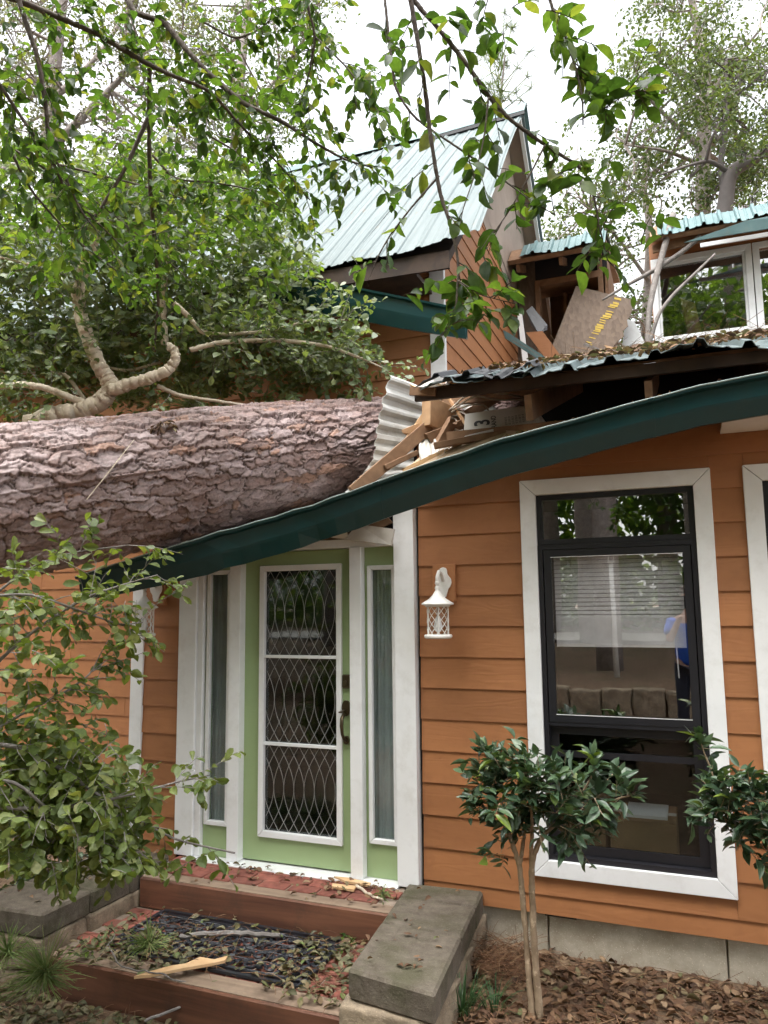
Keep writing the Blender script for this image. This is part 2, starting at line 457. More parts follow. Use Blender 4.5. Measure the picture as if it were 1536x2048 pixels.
def brick_mat():
    m, nt, b = newmat('red_brick')
    co = coords(nt, (1, 1, 1), 'World')
    n = noise_node(nt, 12, 7, co, 0.68)
    r = ramp(nt, n.outputs[0], [(0.3, (0.14, 0.042, 0.03)), (0.68, (0.31, 0.105, 0.075))])
    h = nt.nodes.new('ShaderNodeHueSaturation'); v = nt.nodes.new('ShaderNodeMapRange'); v.inputs[3].default_value = 0.75; v.inputs[4].default_value = 1.25
    nt.links.new(objrand(nt), v.inputs[0]); nt.links.new(v.outputs[0], h.inputs['Value']); nt.links.new(r.outputs[0], h.inputs['Color'])
    n2 = noise_node(nt, 5, 6, co, 0.7); rd = ramp(nt, n2.outputs[0], [(0.52, (0, 0, 0)), (0.7, (0.5,) * 3)])
    c = mixc(nt, rd.outputs[0], h.outputs[0], (0.10, 0.085, 0.06))
    nt.links.new(c, b.inputs['Base Color']); b.inputs['Roughness'].default_value = 0.85; bump(nt, b, n.outputs[0], 0.4, 0.006)
    return m
MT['brick'] = brick_mat()
def ground_mat():
    m, nt, b = newmat('leafy_soil')
    co = coords(nt, (1, 1, 1), 'World')
    n = noise_node(nt, 18, 8, co, 0.72)
    r = ramp(nt, n.outputs[0], [(0.28, (0.05, 0.032, 0.02)), (0.5, (0.15, 0.092, 0.055)), (0.72, (0.27, 0.185, 0.12))])
    n2 = noise_node(nt, 1.1, 5, co, 0.6)
    rm = ramp(nt, n2.outputs[0], [(0.5, (0, 0, 0)), (0.68, (0.5,) * 3)])
    c = mixc(nt, rm.outputs[0], r.outputs[0], (0.06, 0.07, 0.03))
    nt.links.new(c, b.inputs['Base Color']); b.inputs['Roughness'].default_value = 0.95; bump(nt, b, n.outputs[0], 0.8, 0.03)
    return m
MT['ground'] = ground_mat()
MT['mortar'] = stone_mat('pale_mortar', (0.22, 0.17, 0.13), (0.36, 0.29, 0.23), (0.12, 0.10, 0.07), 0.4, 0.4)
G = lambda *a: a
MT['leaf_near'] = leaf_mat('overhang_leaf', [(0.0, (0.030, 0.062, 0.018)), (0.45, (0.054, 0.105, 0.026)), (0.85, (0.09, 0.15, 0.034)), (0.97, (0.17, 0.19, 0.045))], 0.52)
MT['leaf_mid'] = leaf_mat('mid_leaf', [(0.0, (0.045, 0.09, 0.022)), (0.5, (0.08, 0.14, 0.032)), (0.9, (0.14, 0.22, 0.04)), (1.0, (0.21, 0.24, 0.06))], 0.5)
MT['leaf_oak'] = leaf_mat('broken_tree_leaf', [(0.0, (0.08, 0.125, 0.048)), (0.5, (0.145, 0.195, 0.085)), (0.85, (0.19, 0.235, 0.105)), (1.0, (0.23, 0.24, 0.12))], 0.36, 0.4, 0.6)
MT['leaf_bush'] = leaf_mat('bush_leaf', [(0.0, (0.075, 0.115, 0.026)), (0.5, (0.135, 0.18, 0.042)), (0.9, (0.185, 0.225, 0.065)), (1.0, (0.26, 0.27, 0.10))], 0.38, 0.45, 0.45)
MT['leaf_shrub'] = leaf_mat('shrub_leaf', [(0.0, (0.034, 0.068, 0.036)), (0.6, (0.058, 0.102, 0.055)), (0.93, (0.08, 0.13, 0.06)), (1.0, (0.16, 0.22, 0.03))], 0.15, 0.36, 0.55)
MT['leaf_far'] = leaf_mat('far_leaf', [(0.0, (0.055, 0.085, 0.032)), (0.5, (0.09, 0.125, 0.048)), (1.0, (0.14, 0.17, 0.075))], 0.35, 0.5)
MT['leaf_farhaze'] = leaf_mat('far_haze_leaf', [(0.0, (0.07, 0.075, 0.055)), (0.5, (0.11, 0.115, 0.085)), (1.0, (0.16, 0.165, 0.12))], 0.40, 0.5)  # leaf colour greyed and paled to paint in haze and sky glare
MT['leaf_dead'] = leaf_mat('dead_leaf', [(0.0, (0.055, 0.028, 0.016)), (0.45, (0.135, 0.07, 0.038)), (0.8, (0.23, 0.135, 0.075)), (0.93, (0.30, 0.21, 0.13)), (1.0, (0.09, 0.11, 0.04))], 0.08, 0.75)
MT['leaf_fallen'] = leaf_mat('fallen_leaf', [(0.0, (0.06, 0.055, 0.028)), (0.4, (0.12, 0.12, 0.055)), (0.65, (0.20, 0.18, 0.105)), (0.85, (0.19, 0.125, 0.07)), (1.0, (0.12, 0.17, 0.05))], 0.1, 0.6)
MT['needle'] = leaf_mat('pine_needle', [(0.0, (0.11, 0.175, 0.05)), (0.6, (0.19, 0.26, 0.075)), (1.0, (0.28, 0.28, 0.12))], 0.25, 0.5)
MT['straw'] = leaf_mat('brown_pine_straw', [(0.0, (0.10, 0.045, 0.022)), (0.6, (0.20, 0.10, 0.05)), (1.0, (0.28, 0.17, 0.09))], 0.0, 0.7)
MT['grass'] = leaf_mat('liriope_blade', [(0.0, (0.022, 0.06, 0.025)), (0.7, (0.05, 0.11, 0.04)), (1.0, (0.10, 0.16, 0.06))], 0.2, 0.35)

# ================================================================== GROUND
def sstep(a, b, x):
    t = np.clip((x - a) / (b - a), 0, 1); return t * t * (3 - 2 * t)
def gh(x, y):
    x, y = np.asarray(x, float), np.asarray(y, float)
    front = -0.43 + 0.48 * np.clip((-1.25 - y) / 3.2, 0, 1)              # rises towards the photographer
    side = sstep(1.0, 1.45, x) * sstep(-1.75, -0.8, y)        # mulch bed banked against the house
    h = front + side * 0.12
    h = h + 0.36 * sstep(-7.05, -7.2, y) + np.where(y < -7.2, (-7.2 - y) * 0.03, 0)   # terrace behind the photographer
    h = np.where(y > 8, h, h) + (fbm(x * 1.7, y * 1.7, 4, 3) - 0.5) * 0.07 + (fbm(x * 9, y * 9, 3, 5) - 0.5) * 0.02
    return h
def grid_axis(fine0, fine1, step, far):
    a = np.arange(fine0, fine1 + 1e-6, step)
    l = fine0 - np.cumsum(step * 1.35 ** np.arange(1, 40)); l = l[l > -far][::-1]
    r = fine1 + np.cumsum(step * 1.35 ** np.arange(1, 40)); r = r[r < far]
    return np.concatenate([[-far], l, a, r, [far]])
gx, gy = grid_axis(-3, 4.5, 0.05, 300), grid_axis(-8, 0.3, 0.05, 300)
XX, YY = np.meshgrid(gx, gy, indexing='ij')
ZZ = gh(XX, np.clip(YY, -40, 40))
nx, ny = len(gx), len(gy)
idx = np.arange(nx * ny).reshape(nx, ny)
q = np.stack([idx[:-1, :-1], idx[1:, :-1], idx[1:, 1:], idx[:-1, 1:]], -1).reshape(-1, 4)
me = npmesh('ground', np.stack([XX, YY, ZZ], -1).reshape(-1, 3), [q])
tag(link('ground', me, MT['ground']), kind='structure')

# ================================================================== HOUSE
house = thing('house', 'orange lap-sided house with teal metal roofs and a crushed green-door entry', 'house', (0, 0, -0.3))

def plank_mesh(a, b, z0, z1, axis='x', off=0.0, sgn=-1, slope=None):
    """lap board: lower edge stands 14 mm proud, upper edge 3 mm; axis x: face normal -Y; axis y: face normal +X"""
    p = [(0.014, z0), (0.003, z1), (-0.006, z1), (0.002, z0)]
    v = []
    for t in (a, b):
        for d, z in p:
            v.append((t, off - d, z) if axis == 'x' else (off + d, t, z))
    f = [(0, 4, 5, 1), (1, 5, 6, 2), (2, 6, 7, 3), (3, 7, 4, 0), (0, 1, 2, 3), (7, 6, 5, 4)]
    if axis == 'y': f = [tuple(reversed(x)) for x in f]
    return MB().add(v, f)

EXPO = 0.1925
# ---- front wall (entry wing), Y = 0
FW0, FW1, FZ0, FZT = -1.39, 4.6, -0.10, 2.74
fw = MB()
for x0, x1, z0, z1 in ((FW0, -0.95, FZ0, 2.02), (-0.95, 0.86, 2.10, 2.2), (0.86, 1.60, FZ0, FZT), (1.60, 2.62, FZ0, 0.15), (1.60, 2.62, 2.40, FZT), (2.62, 2.87, FZ0, FZT), (2.87, 3.85, FZ0, 0.15), (2.87, 3.85, 2.40, FZT), (3.85, FW1, FZ0, FZT)):
    fw.box(x0, x1, 0.02, 0.12, z0, z1)
fwall = fw.build('wall', MT['dark'], house)
rows = [(FZ0, 0.0055)] + [(0.0055 + k * EXPO, 0.0055 + (k + 1) * EXPO) for k in range(15)]
for z0, z1 in rows:
    z1 = min(z1 + 0.012, FZT)
    if z0 >= FZT - 0.03: continue
    zm = (z0 + z1) / 2
    out = [(-1.285, -0.962, z0, z1)] if zm < 1.95 else []
    lo, hi = 0.112, 2.433
    if z1 <= lo or z0 >= hi: out.append((0.893, FW1, z0, z1))
    else:
        out += [(0.893, 1.572, z0, z1), (2.648, 2.826, z0, z1), (3.9, FW1, z0, z1)]
        for a, b in ((1.573, 2.647), (2.827, 3.899)):
            if z0 < lo: out.append((a, b, z0, lo))
            if z1 > hi: out.append((a, b, hi, z1))
    for a, b, p0, p1 in out:
        jag = 0.006 * (random.random() - 0.5) if a == 0.893 else 0
        plank_mesh(a + jag, b, p0, p1).build('plank', MT['siding'], fwall)
# side wall of the entry wing, unseen from the front but closed
MB().box(-1.385, -1.33, 0.02, 1.88, -0.3, 1.9).build('side_wall', MT['siding'], house)
MB().box(-1.392, -1.282, -0.024, 0.02, -0.08, 1.9).build('corner_trim', MT['white'], house, bevel=0.003)

# ---- foundation
fnd = MB().box(0.9, FW1, 0.06, 0.2, -0.8, -0.10).build('foundation', MT['found'], house)
xx = 1.24
for k, w in enumerate((0.395, 0.95, 0.62, 0.395, 0.95)):
    MB().box(xx + 0.004, xx + w - 0.004, 0.028, 0.06, -0.62, -0.112).build('block', MT['found'], fnd, bevel=0.006)
    xx += w
MB().box(0.88, 1.24, 0.03, 0.06, -0.6, -0.11).build('block', MT['found'], fnd)
MB().box(1.62, 1.80, 0.022, 0.03, -0.122, -0.101).build('torn_felt', MT['tarp'], fnd)

# ---- main wall (tall block), Y = 1.9, and its gable wall X = 0.52
MY, GX = 1.9, 0.52
mwall = MB().box(-9, GX - 0.01, MY + 0.02, MY + 0.15, -0.6, 5.0).build('wall', MT['dark'], house)
for k in range(30):
    z0 = -0.6 + k * EXPO
    if z0 > 4.95: break
    jx = random.Random(k).uniform(-4.9, -2.6)
    plank_mesh(-9, jx - 0.002, z0, z0 + EXPO + 0.012, 'x', MY).build('plank', MT['siding'], mwall)
    plank_mesh(jx + 0.002, GX - 0.13, z0, z0 + EXPO + 0.012, 'x', MY).build('plank', MT['siding'], mwall)
MB().box(GX - 0.128, GX + 0.018, MY - 0.028, MY + 0.02, 3.4, 5.0).build('corner_trim', MT['white'], house, bevel=0.003)
RIDGE_Y, RIDGE_Z, EAVE_Y, EAVE_Z = 5.0, 8.42, 1.3, 4.77
PITCHR = math.atan2(RIDGE_Z - EAVE_Z, RIDGE_Y - EAVE_Y)
def roof_z(y): return EAVE_Z + (min(y, 2 * RIDGE_Y - y) - EAVE_Y) * math.tan(PITCHR)
gz = MB()
gz.prism([(GX - 0.12, 1.92, 2.6), (GX - 0.12, 8.2, 2.6), (GX - 0.12, 8.2, roof_z(8.2) - 0.2), (GX - 0.12, RIDGE_Y, RIDGE_Z - 0.25), (GX - 0.12, 1.92, roof_z(1.92) - 0.2)], (0.11, 0, 0))
gwall = gz.build('wall', MT['tan'], house)
for k in range(26):
    z0 = 3.0 + k * EXPO
    z1 = z0 + EXPO + 0.012
    yb = EAVE_Y + (z1 - EAVE_Z + 0.25) / math.tan(PITCHR)
    a = max(MY + 0.02, yb)
    if z0 > 6.35 or a > 5.3: break
    plank_mesh(a, 5.42, z0, z1, 'y', GX - 0.005).build('plank', MT['siding'], gwall)
# upper gable: tan cladding above the dormer roof, and white rake board of the rear slope
MB().prism([(GX + 0.004, 3.2, 6.2), (GX + 0.004, 8.2, 5.2), (GX + 0.004, 8.2, roof_z(8.2) - 0.18), (GX + 0.004, RIDGE_Y, RIDGE_Z - 0.2), (GX + 0.004, 3.2, roof_z(3.2) - 0.2)], (0.012, 0, 0)).build('gable_panel', MT['tan'], house)
MB().bar((0.74, RIDGE_Y, RIDGE_Z - 0.05), (0.74, 8.7, roof_z(8.7) - 0.05), 0.05, 0.2).build('rake_board', MT['white'], house)
MB().bar((0.62, RIDGE_Y, RIDGE_Z - 0.1), (0.62, 8.7, roof_z(8.7) - 0.1), 0.2, 0.02).build('rake_soffit', MT['tan'], house)

# ---- corrugated sheet maker: ribs run along the second axis
def ribbed(u0, u1, n_ribs, v_pts, rib_h=0.02, warp=None, sub=1, thick=0.004):
    """returns MB in (u across, v along list of (y,z)); trapezoid ribs standing up along local normal z"""
    us, hs = [], []
    w = (u1 - u0) / n_ribs
    for i in range(n_ribs):
        b = u0 + i * w
        for t, h in ((0.0, 0), (0.22, 0), (0.30, 0.25), (0.33, 0.25), (0.41, 0), (0.62, 0), (0.70, 1), (0.84, 1), (0.92, 0)):
            us.append(b + t * w); hs.append(h * rib_h)
    us.append(u1); hs.append(0)
    vp = []
    for a, b in zip(v_pts[:-1], v_pts[1:]):
        for k in range(sub): vp.append(tuple(a[i] + (b[i] - a[i]) * k / sub for i in range(2)))
    vp.append(v_pts[-1])
    m = MB(); V = []
    for j, (y, z) in enumerate(vp):
        for u_, h in zip(us, hs):
            p = [u_, y, z + h]
            if warp: p = warp(u_, j / (len(vp) - 1), p)
            V.append(p)
    n = len(us)
    F = [(j * n + i, j * n + i + 1, (j + 1) * n + i + 1, (j + 1) * n + i) for j in range(len(vp) - 1) for i in range(n - 1)]
    k = len(V)
    V2 = [(x, y, z - thick) for x, y, z in V]
    F2 = [tuple(i + k for i in reversed(f)) for f in F]
    E = [(i + 1, i, i + k, i + k + 1) for i in range(n - 1)]
    E += [((len(vp) - 1) * n + i, (len(vp) - 1) * n + i + 1, (len(vp) - 1) * n + i + 1 + k, (len(vp) - 1) * n + i + k) for i in range(n - 1)]
    E += [(j * n, (j + 1) * n, (j + 1) * n + k, j * n + k) for j in range(len(vp) - 1)]
    E += [((j + 1) * n + n - 1, j * n + n - 1, j * n + n - 1 + k, (j + 1) * n + n - 1 + k) for j in range(len(vp) - 1)]
    return m.add(V + V2, F + F2 + E)

# ---- upper roof
uroof = MB().prism([(-9, EAVE_Y + 0.05, EAVE_Z - 0.05), (-9, RIDGE_Y, RIDGE_Z - 0.05), (-9, RIDGE_Y, RIDGE_Z - 0.10), (-9, EAVE_Y + 0.05, EAVE_Z - 0.15)], (9.75, 0, 0)).build('roof', MT['darkwood'], house)
xs = np.arange(-9.0, 0.9, 0.98)
for i, x0 in enumerate(xs):
    x1 = min(x0 + 0.985, 0.86)
    if x1 - x0 < 0.2: continue
    def wp(u_, t, p, i=i):
        s = max(0.0, (u_ - 0.35)) / 0.5
        p[0] += 0.26 * s * (1 - t) ** 1.2                     # lower right corner pulled out and bent
        p[2] += 0.012 * math.sin(7 * u_ + 9 * t + i) + 0.05 * s * (1 - t)
        return p
    ribbed(x0, x1, 6, [(EAVE_Y - 0.02, EAVE_Z), (RIDGE_Y + 0.005, RIDGE_Z + 0.005)], 0.017, wp, 12).build('roof_panel', MT['roof'], uroof)
MB().prism([(-9, RIDGE_Y, RIDGE_Z - 0.05), (-9, 8.7, roof_z(8.7) - 0.05), (-9, 8.7, roof_z(8.7) - 0.1), (-9, RIDGE_Y, RIDGE_Z - 0.1)], (9.8, 0, 0)).build('rear_slope', MT['roof'], uroof)
cap = MB()
cap.add([(-9, 4.78, RIDGE_Z - 0.17), (-0.6, 4.78, RIDGE_Z - 0.17), (-0.6, 5.0, RIDGE_Z + 0.06), (-9, 5.0, RIDGE_Z + 0.06), (-0.6, 5.22, RIDGE_Z - 0.17), (-9, 5.22, RIDGE_Z - 0.17)], [(0, 1, 2, 3), (3, 2, 4, 5)])
cap.build('ridge_cap', MT['roof2'], uroof)
cap = MB()
cap.add([(-0.55, 4.62, RIDGE_Z - 0.30), (0.86, 4.70, RIDGE_Z - 0.20), (0.84, 5.0, RIDGE_Z + 0.12), (-0.55, 5.0, RIDGE_Z + 0.02), (0.84, 5.25, RIDGE_Z - 0.17), (-0.55, 5.25, RIDGE_Z - 0.2)], [(0, 1, 2, 3), (3, 2, 4, 5)])
cap.build('lifted_ridge_cap', MT['roof2'], uroof)
MB().bar((-0.55, 4.63, RIDGE_Z - 0.33), (0.86, 4.71, RIDGE_Z - 0.23), 0.02, 0.045).build('ridge_vent_strip', MT['tarp'], uroof)
# eave: soffit boards and rafter tails under the upper roof
MB().box(-9, 0.42, EAVE_Y + 0.06, MY - 0.03, 4.60, 4.64).build('soffit', MT['darkwood'], uroof)
for x in np.arange(-8.6, 0.5, 0.61):
    MB().bar((x, EAVE_Y + 0.06, EAVE_Z - 0.16), (x, MY + 0.1, EAVE_Z + 0.38), 0.04, 0.13).build('rafter', MT['darkwood'], uroof)
MB().bar((-0.55, EAVE_Y + 0.02, EAVE_Z - 0.10), (0.75, EAVE_Y + 0.05, EAVE_Z - 0.12), 0.03, 0.16).build('torn_fascia', MT['darkwood'], uroof)
# ---- loose gutter under the upper eave
ga, gb = aY(470, 535, 1.15), aY(934, 628, 1.15)
def gutter_sweep(path, hs, dep=0.11, roll=None):
    """K-style gutter: profile (out from wall, down) swept along path"""
    prof = [(0.0, 0.0), (-0.0, -1.0), (0.35, -1.03), (0.62, -0.60), (0.66, -0.52), (0.72, -0.10), (0.95, -0.05), (0.98, 0.02), (0.90, 0.03), (0.86, -0.02), (0.66, -0.06), (0.60, -0.50), (0.33, -0.97), (0.04, -0.95), (0.04, 0.0)]
    path = np.asarray(path, float); n = len(prof)
    v = []
    for i, p in enumerate(path):
        h = hs[i]; rl = roll[i] if roll is not None else 0
        for o, d in prof:
            oy, oz = -o * dep, d * h
            v.append((p[0], p[1] + oy * math.cos(rl) - oz * math.sin(rl), p[2] + oy * math.sin(rl) + oz * math.cos(rl)))
    f = [(i * n + j, i * n + (j + 1) % n, (i + 1) * n + (j + 1) % n, (i + 1) * n + j) for i in range(len(path) - 1) for j in range(n)]
    f += [tuple(range(n)), tuple((len(path) - 1) * n + j for j in reversed(range(n)))]
    return MB().add(v, f)
g2 = gutter_sweep([ga, ga * 0.6 + gb * 0.4, gb * 0.75 + ga * 0.25, gb], [0.27, 0.27, 0.25, 0.22], 0.12)
tag(g2.build('upper_gutter', MT['gutter']), 'dark green gutter hanging loose under the upper teal roof', 'gutter')

# ---- dormer wall with the torn opening, Y = 5.4
DY = 5.4
dw = MB()
dw.box(0.56, 0.80, DY, DY + 0.1, 4.3, 6.42)
dormer = dw.build('dormer_wall', MT['osb'], house)
MB().box(0.802, 0.86, DY - 0.03, DY + 0.1, 4.3, 6.1).build('stud', MT['oldwood'], dormer)
MB().box(1.10, 1.15, DY + 0.5, DY + 0.6, 4.3, 6.1).build('stud', MT['oldwood'], dormer)
MB().box(1.64, 1.70, DY - 0.02, DY + 0.1, 4.9, 6.42).build('stud', MT['oldwood'], dormer)
MB().box(0.803, 1.64, DY - 0.02, DY + 0.1, 6.03, 6.12).build('header', MT['oldwood'], dormer)
MB().box(0.80, 1.74, DY + 1.3, DY + 1.35, 4.3, 6.5).build('inner_wall', MT['oldwood'], dormer)
MB().box(1.72, 1.76, DY + 0.1, DY + 1.3, 4.3, 6.4).build('inner_side', MT['oldwood'], dormer)
MB().box(0.56, 1.74, DY + 0.1, DY + 1.3, 6.40, 6.42).build('inner_ceiling', MT['oldwood'], dormer)
for x in (0.66, 1.22, 1.66):
    MB().bar((x, 4.92, 6.13), (x, 5.5, 6.36), 0.045, 0.10).build('rafter', MT['oldwood'], dormer)
MB().box(0.56, 1.76, DY + 0.02, DY + 0.08, 6.14, 6.42).build('blocking', MT['dark'], dormer)
drf = MB().prism([(0.55, 4.80, 6.20), (0.55, 5.08, 6.47), (0.55, 8.0, 7.05), (0.55, 8.0, 7.0), (0.55, 5.12, 6.43), (0.55, 4.85, 6.16)], (1.22, 0, 0)).build('dormer_roof', MT['oldwood'], house)
def wavy(u_, t, p): p[2] += 0.02 * math.sin(9 * u_) * (1 - t); return p
ribbed(0.72, 1.80, 5, [(4.74, 6.20), (5.08, 6.51), (8.0, 7.1)], 0.035, wavy, 4).build('roof_panel', MT['roof2'], drf)

# ---- right wing upper storey with window, Y = 5.4
rw = MB()
RX0 = 2.30
for x0, x1, z0, z1 in ((RX0, 5.2, 4.2, 5.02), (RX0, 5.2, 6.06, 6.42), (RX0, 2.36, 5.02, 6.06), (4.75, 5.2, 5.02, 6.06)):
    rw.box(x0, x1, DY, DY + 0.1, z0, z1)
rwall = rw.build('wing_wall', MT['siding'], house)
MB().box(RX0 + 0.01, RX0 + 0.09, DY + 0.1, 8.0, 4.2, 6.42).build('return_wall', MT['tan'], rwall)
for z0, z1 in ((4.6, 4.82), (4.81, 5.0)):
    plank_mesh(RX0 + 0.02, 5.2, z0, z1, 'x', DY - 0.001).build('plank', MT['siding'], rwall)
plank_mesh(RX0 + 0.02, 5.2, 6.15, 6.38, 'x', DY - 0.001).build('plank', MT['siding'], rwall)
def window(x0, x1, z0, z1, y, wide=0.07, depth=0.05, nm='window'):
    w = MB()
    e = bpy.data.objects.new(nm, None); COL.objects.link(e); e.parent = house; e.matrix_parent_inverse = Matrix.Translation((0, 0, 0.3))
    return e
wu = window(2.33, 3.52, 4.98, 6.12, DY)
def casing(par, x0, x1, z0, z1, y, w, mat, d=0.03, name='casing', pr_=0.0):
    yf = y - d
    for k, quad in enumerate(([(x0, z0), (x1, z0), (x1 - w, z0 + w), (x0 + w, z0 + w)], [(x1, z0), (x1, z1), (x1 - w, z1 - w), (x1 - w, z0 + w)],
                 [(x1, z1), (x0, z1), (x0 + w, z1 - w), (x1 - w, z1 - w)], [(x0, z1), (x0, z0), (x0 + w, z0 + w), (x0 + w, z1 - w)])):
        # a hairline mitre gap
        cx_, cz_ = sum(p[0] for p in quad) / 4, sum(p[1] for p in quad) / 4
        L = max(abs(quad[1][0] - quad[0][0]), abs(quad[1][1] - quad[0][1]))
        s = 1 - 0.003 / L
        q2 = [((p[0] - cx_) * s + cx_, (p[1] - cz_) * s + cz_) for p in quad]
        MB().prism([(a, yf, b) for a, b in q2], (0, d + 0.015, 0)).build(name, mat, par, bevel=0.0025)
casing(wu, 2.31, 3.50, 4.97, 6.13, DY - 0.004, 0.075, MT['white'])
casing(wu, 2.386, 3.424, 5.046, 6.054, DY + 0.012, 0.03, MT['white'], 0.02, 'frame')
MB().box(2.416, 3.394, DY + 0.03, DY + 0.036, 5.076, 6.024).build('pane', MT['glass'], wu)
wu2 = window(3.5, 4.7, 4.98, 6.12, DY)
casing(wu2, 3.512, 4.70, 4.97, 6.13, DY - 0.004, 0.075, MT['white'])
MB().box(3.587, 4.625, DY + 0.03, DY + 0.036, 5.045, 6.055).build('pane', MT['glass'], wu2)
ur = MB()
ur.box(2.41, 5.2, DY + 2.6, DY + 2.65, 4.2, 6.4); ur.box(2.41, 5.2, DY + 0.1, DY + 2.6, 4.75, 4.8); ur.box(2.41, 5.2, DY + 0.1, DY + 2.6, 6.38, 6.4)
ur.build('room_wall', MT['room'], rwall)
MB().bar((2.9, DY + 0.9, 4.8), (2.75, DY + 1.0, 5.9), 0.35, 0.02).build('leaning_board', MT['oldwood'], rwall)
wrf = MB().prism([(2.33, 4.85, 6.19), (2.33, 5.15, 6.47), (2.33, 9.0, 7.28), (2.33, 9.0, 7.22), (2.33, 5.2, 6.43), (2.33, 4.9, 6.15)], (2.9, 0, 0)).build('wing_roof', MT['oldwood'], house)
for i in range(3):
    ribbed(2.42 + i * 0.95, 2.42 + i * 0.95 + 0.96, 5, [(4.80, 6.19 - 0.004 * i), (5.15, 6.50 - 0.004 * i), (9.0, 7.34 - 0.004 * i)], 0.04, wavy, 3).build('roof_panel', MT['roof2'], wrf)
MB().prism([(2.72, 4.78, 6.02), (5.2, 4.75, 5.98), (5.2, 4.75, 6.17), (3.4, 4.75, 6.14)], (0, 0.02, 0.0)).build('bent_drip_edge', MT['roof2'], wrf)
MB().bar((2.9, 4.9, 6.0), (5.2, 4.9, 5.98), 0.02, 0.05).build('fascia_strip', MT['white'], wrf)
MB().bar((2.35, 5.0, 6.10), (2.95, 5.0, 6.14), 0.03, 0.10).build('split_fascia', MT['oldwood'], wrf)

# ---- lean-to roof over the entry wing: its edge stays up while the gutter has dropped away
LE_Y, LE_Z, LS = -0.45, 3.00, 0.325
def lz(y): return LE_Z + (y - LE_Y) * LS
lroof = MB().prism([(1.12, -0.36, lz(-0.36) - 0.03), (1.12, 5.38, lz(5.38) - 0.03), (1.12, 5.38, lz(5.38) - 0.045), (1.12, -0.36, lz(-0.36) - 0.045)], (3.6, 0, 0)).build('lean_to_roof', MT['oldwood'], house)
for i in range(4):
    x0 = 1.10 + i * 0.9
    def wl_(u_, t, p, i=i):
        k = (1 - t) ** 6
        p[2] += k * (0.018 * math.sin(5.3 * u_ + i) + 0.012 * math.sin(17 * u_ + 2 * i)) - 0.004 * (i % 2)
        p[1] += k * 0.05 * math.sin(9 * u_)
        if i == 0: p[2] -= k * 0.03
        return p
    ribbed(x0, x0 + 0.91, 4, [(LE_Y - 0.06, LE_Z - 0.02), (0.4, lz(0.4)), (5.37, lz(5.37))], 0.032, wl_, 5).build('roof_panel', MT['roof'], lroof)
MB().bar((1.02, LE_Y + 0.06, LE_Z - 0.055), (4.7, LE_Y + 0.06, LE_Z - 0.075), 0.03, 0.065).build('edge_board', MT['darkwood'], lroof)
for x in (1.70, 2.36, 3.0, 3.6):
    MB().bar((x, LE_Y + 0.10, lz(LE_Y) - 0.19), (x, 5.3, lz(5.3) - 0.19), 0.04, 0.15).build('rafter', MT['oldwood'], lroof)
MB().box(1.0, 4.6, 0.0, 0.13, 2.745, 2.80).build('top_plate', MT['oldwood'], lroof)
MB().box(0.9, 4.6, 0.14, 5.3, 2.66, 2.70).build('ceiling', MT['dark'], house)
MB().box(0.54, 4.6, 2.3, 2.35, 2.7, 3.75).build('dark_cavity_back', MT['dark'], lroof)  # black sheet added so the torn roof cavity reads dark
# curled sheet strip left of the intact roof
def cur(u_, t, p): p[2] += 0.022 * math.sin(11 * u_) * (1 - t) + 0.016 * math.sin(23 * u_); return p
ribbed(1.06, 1.78, 4, [(-0.53, 2.985), (-0.15, 3.13)], 0.022, cur, 3).build('curled_panel', MT['tarp'], lroof)
MB().bar((1.0, LE_Y + 0.02, LE_Z - 0.03), (1.16, LE_Y + 0.03, LE_Z - 0.05), 0.02, 0.05).build('split_edge_board', MT['oldwood'], lroof)

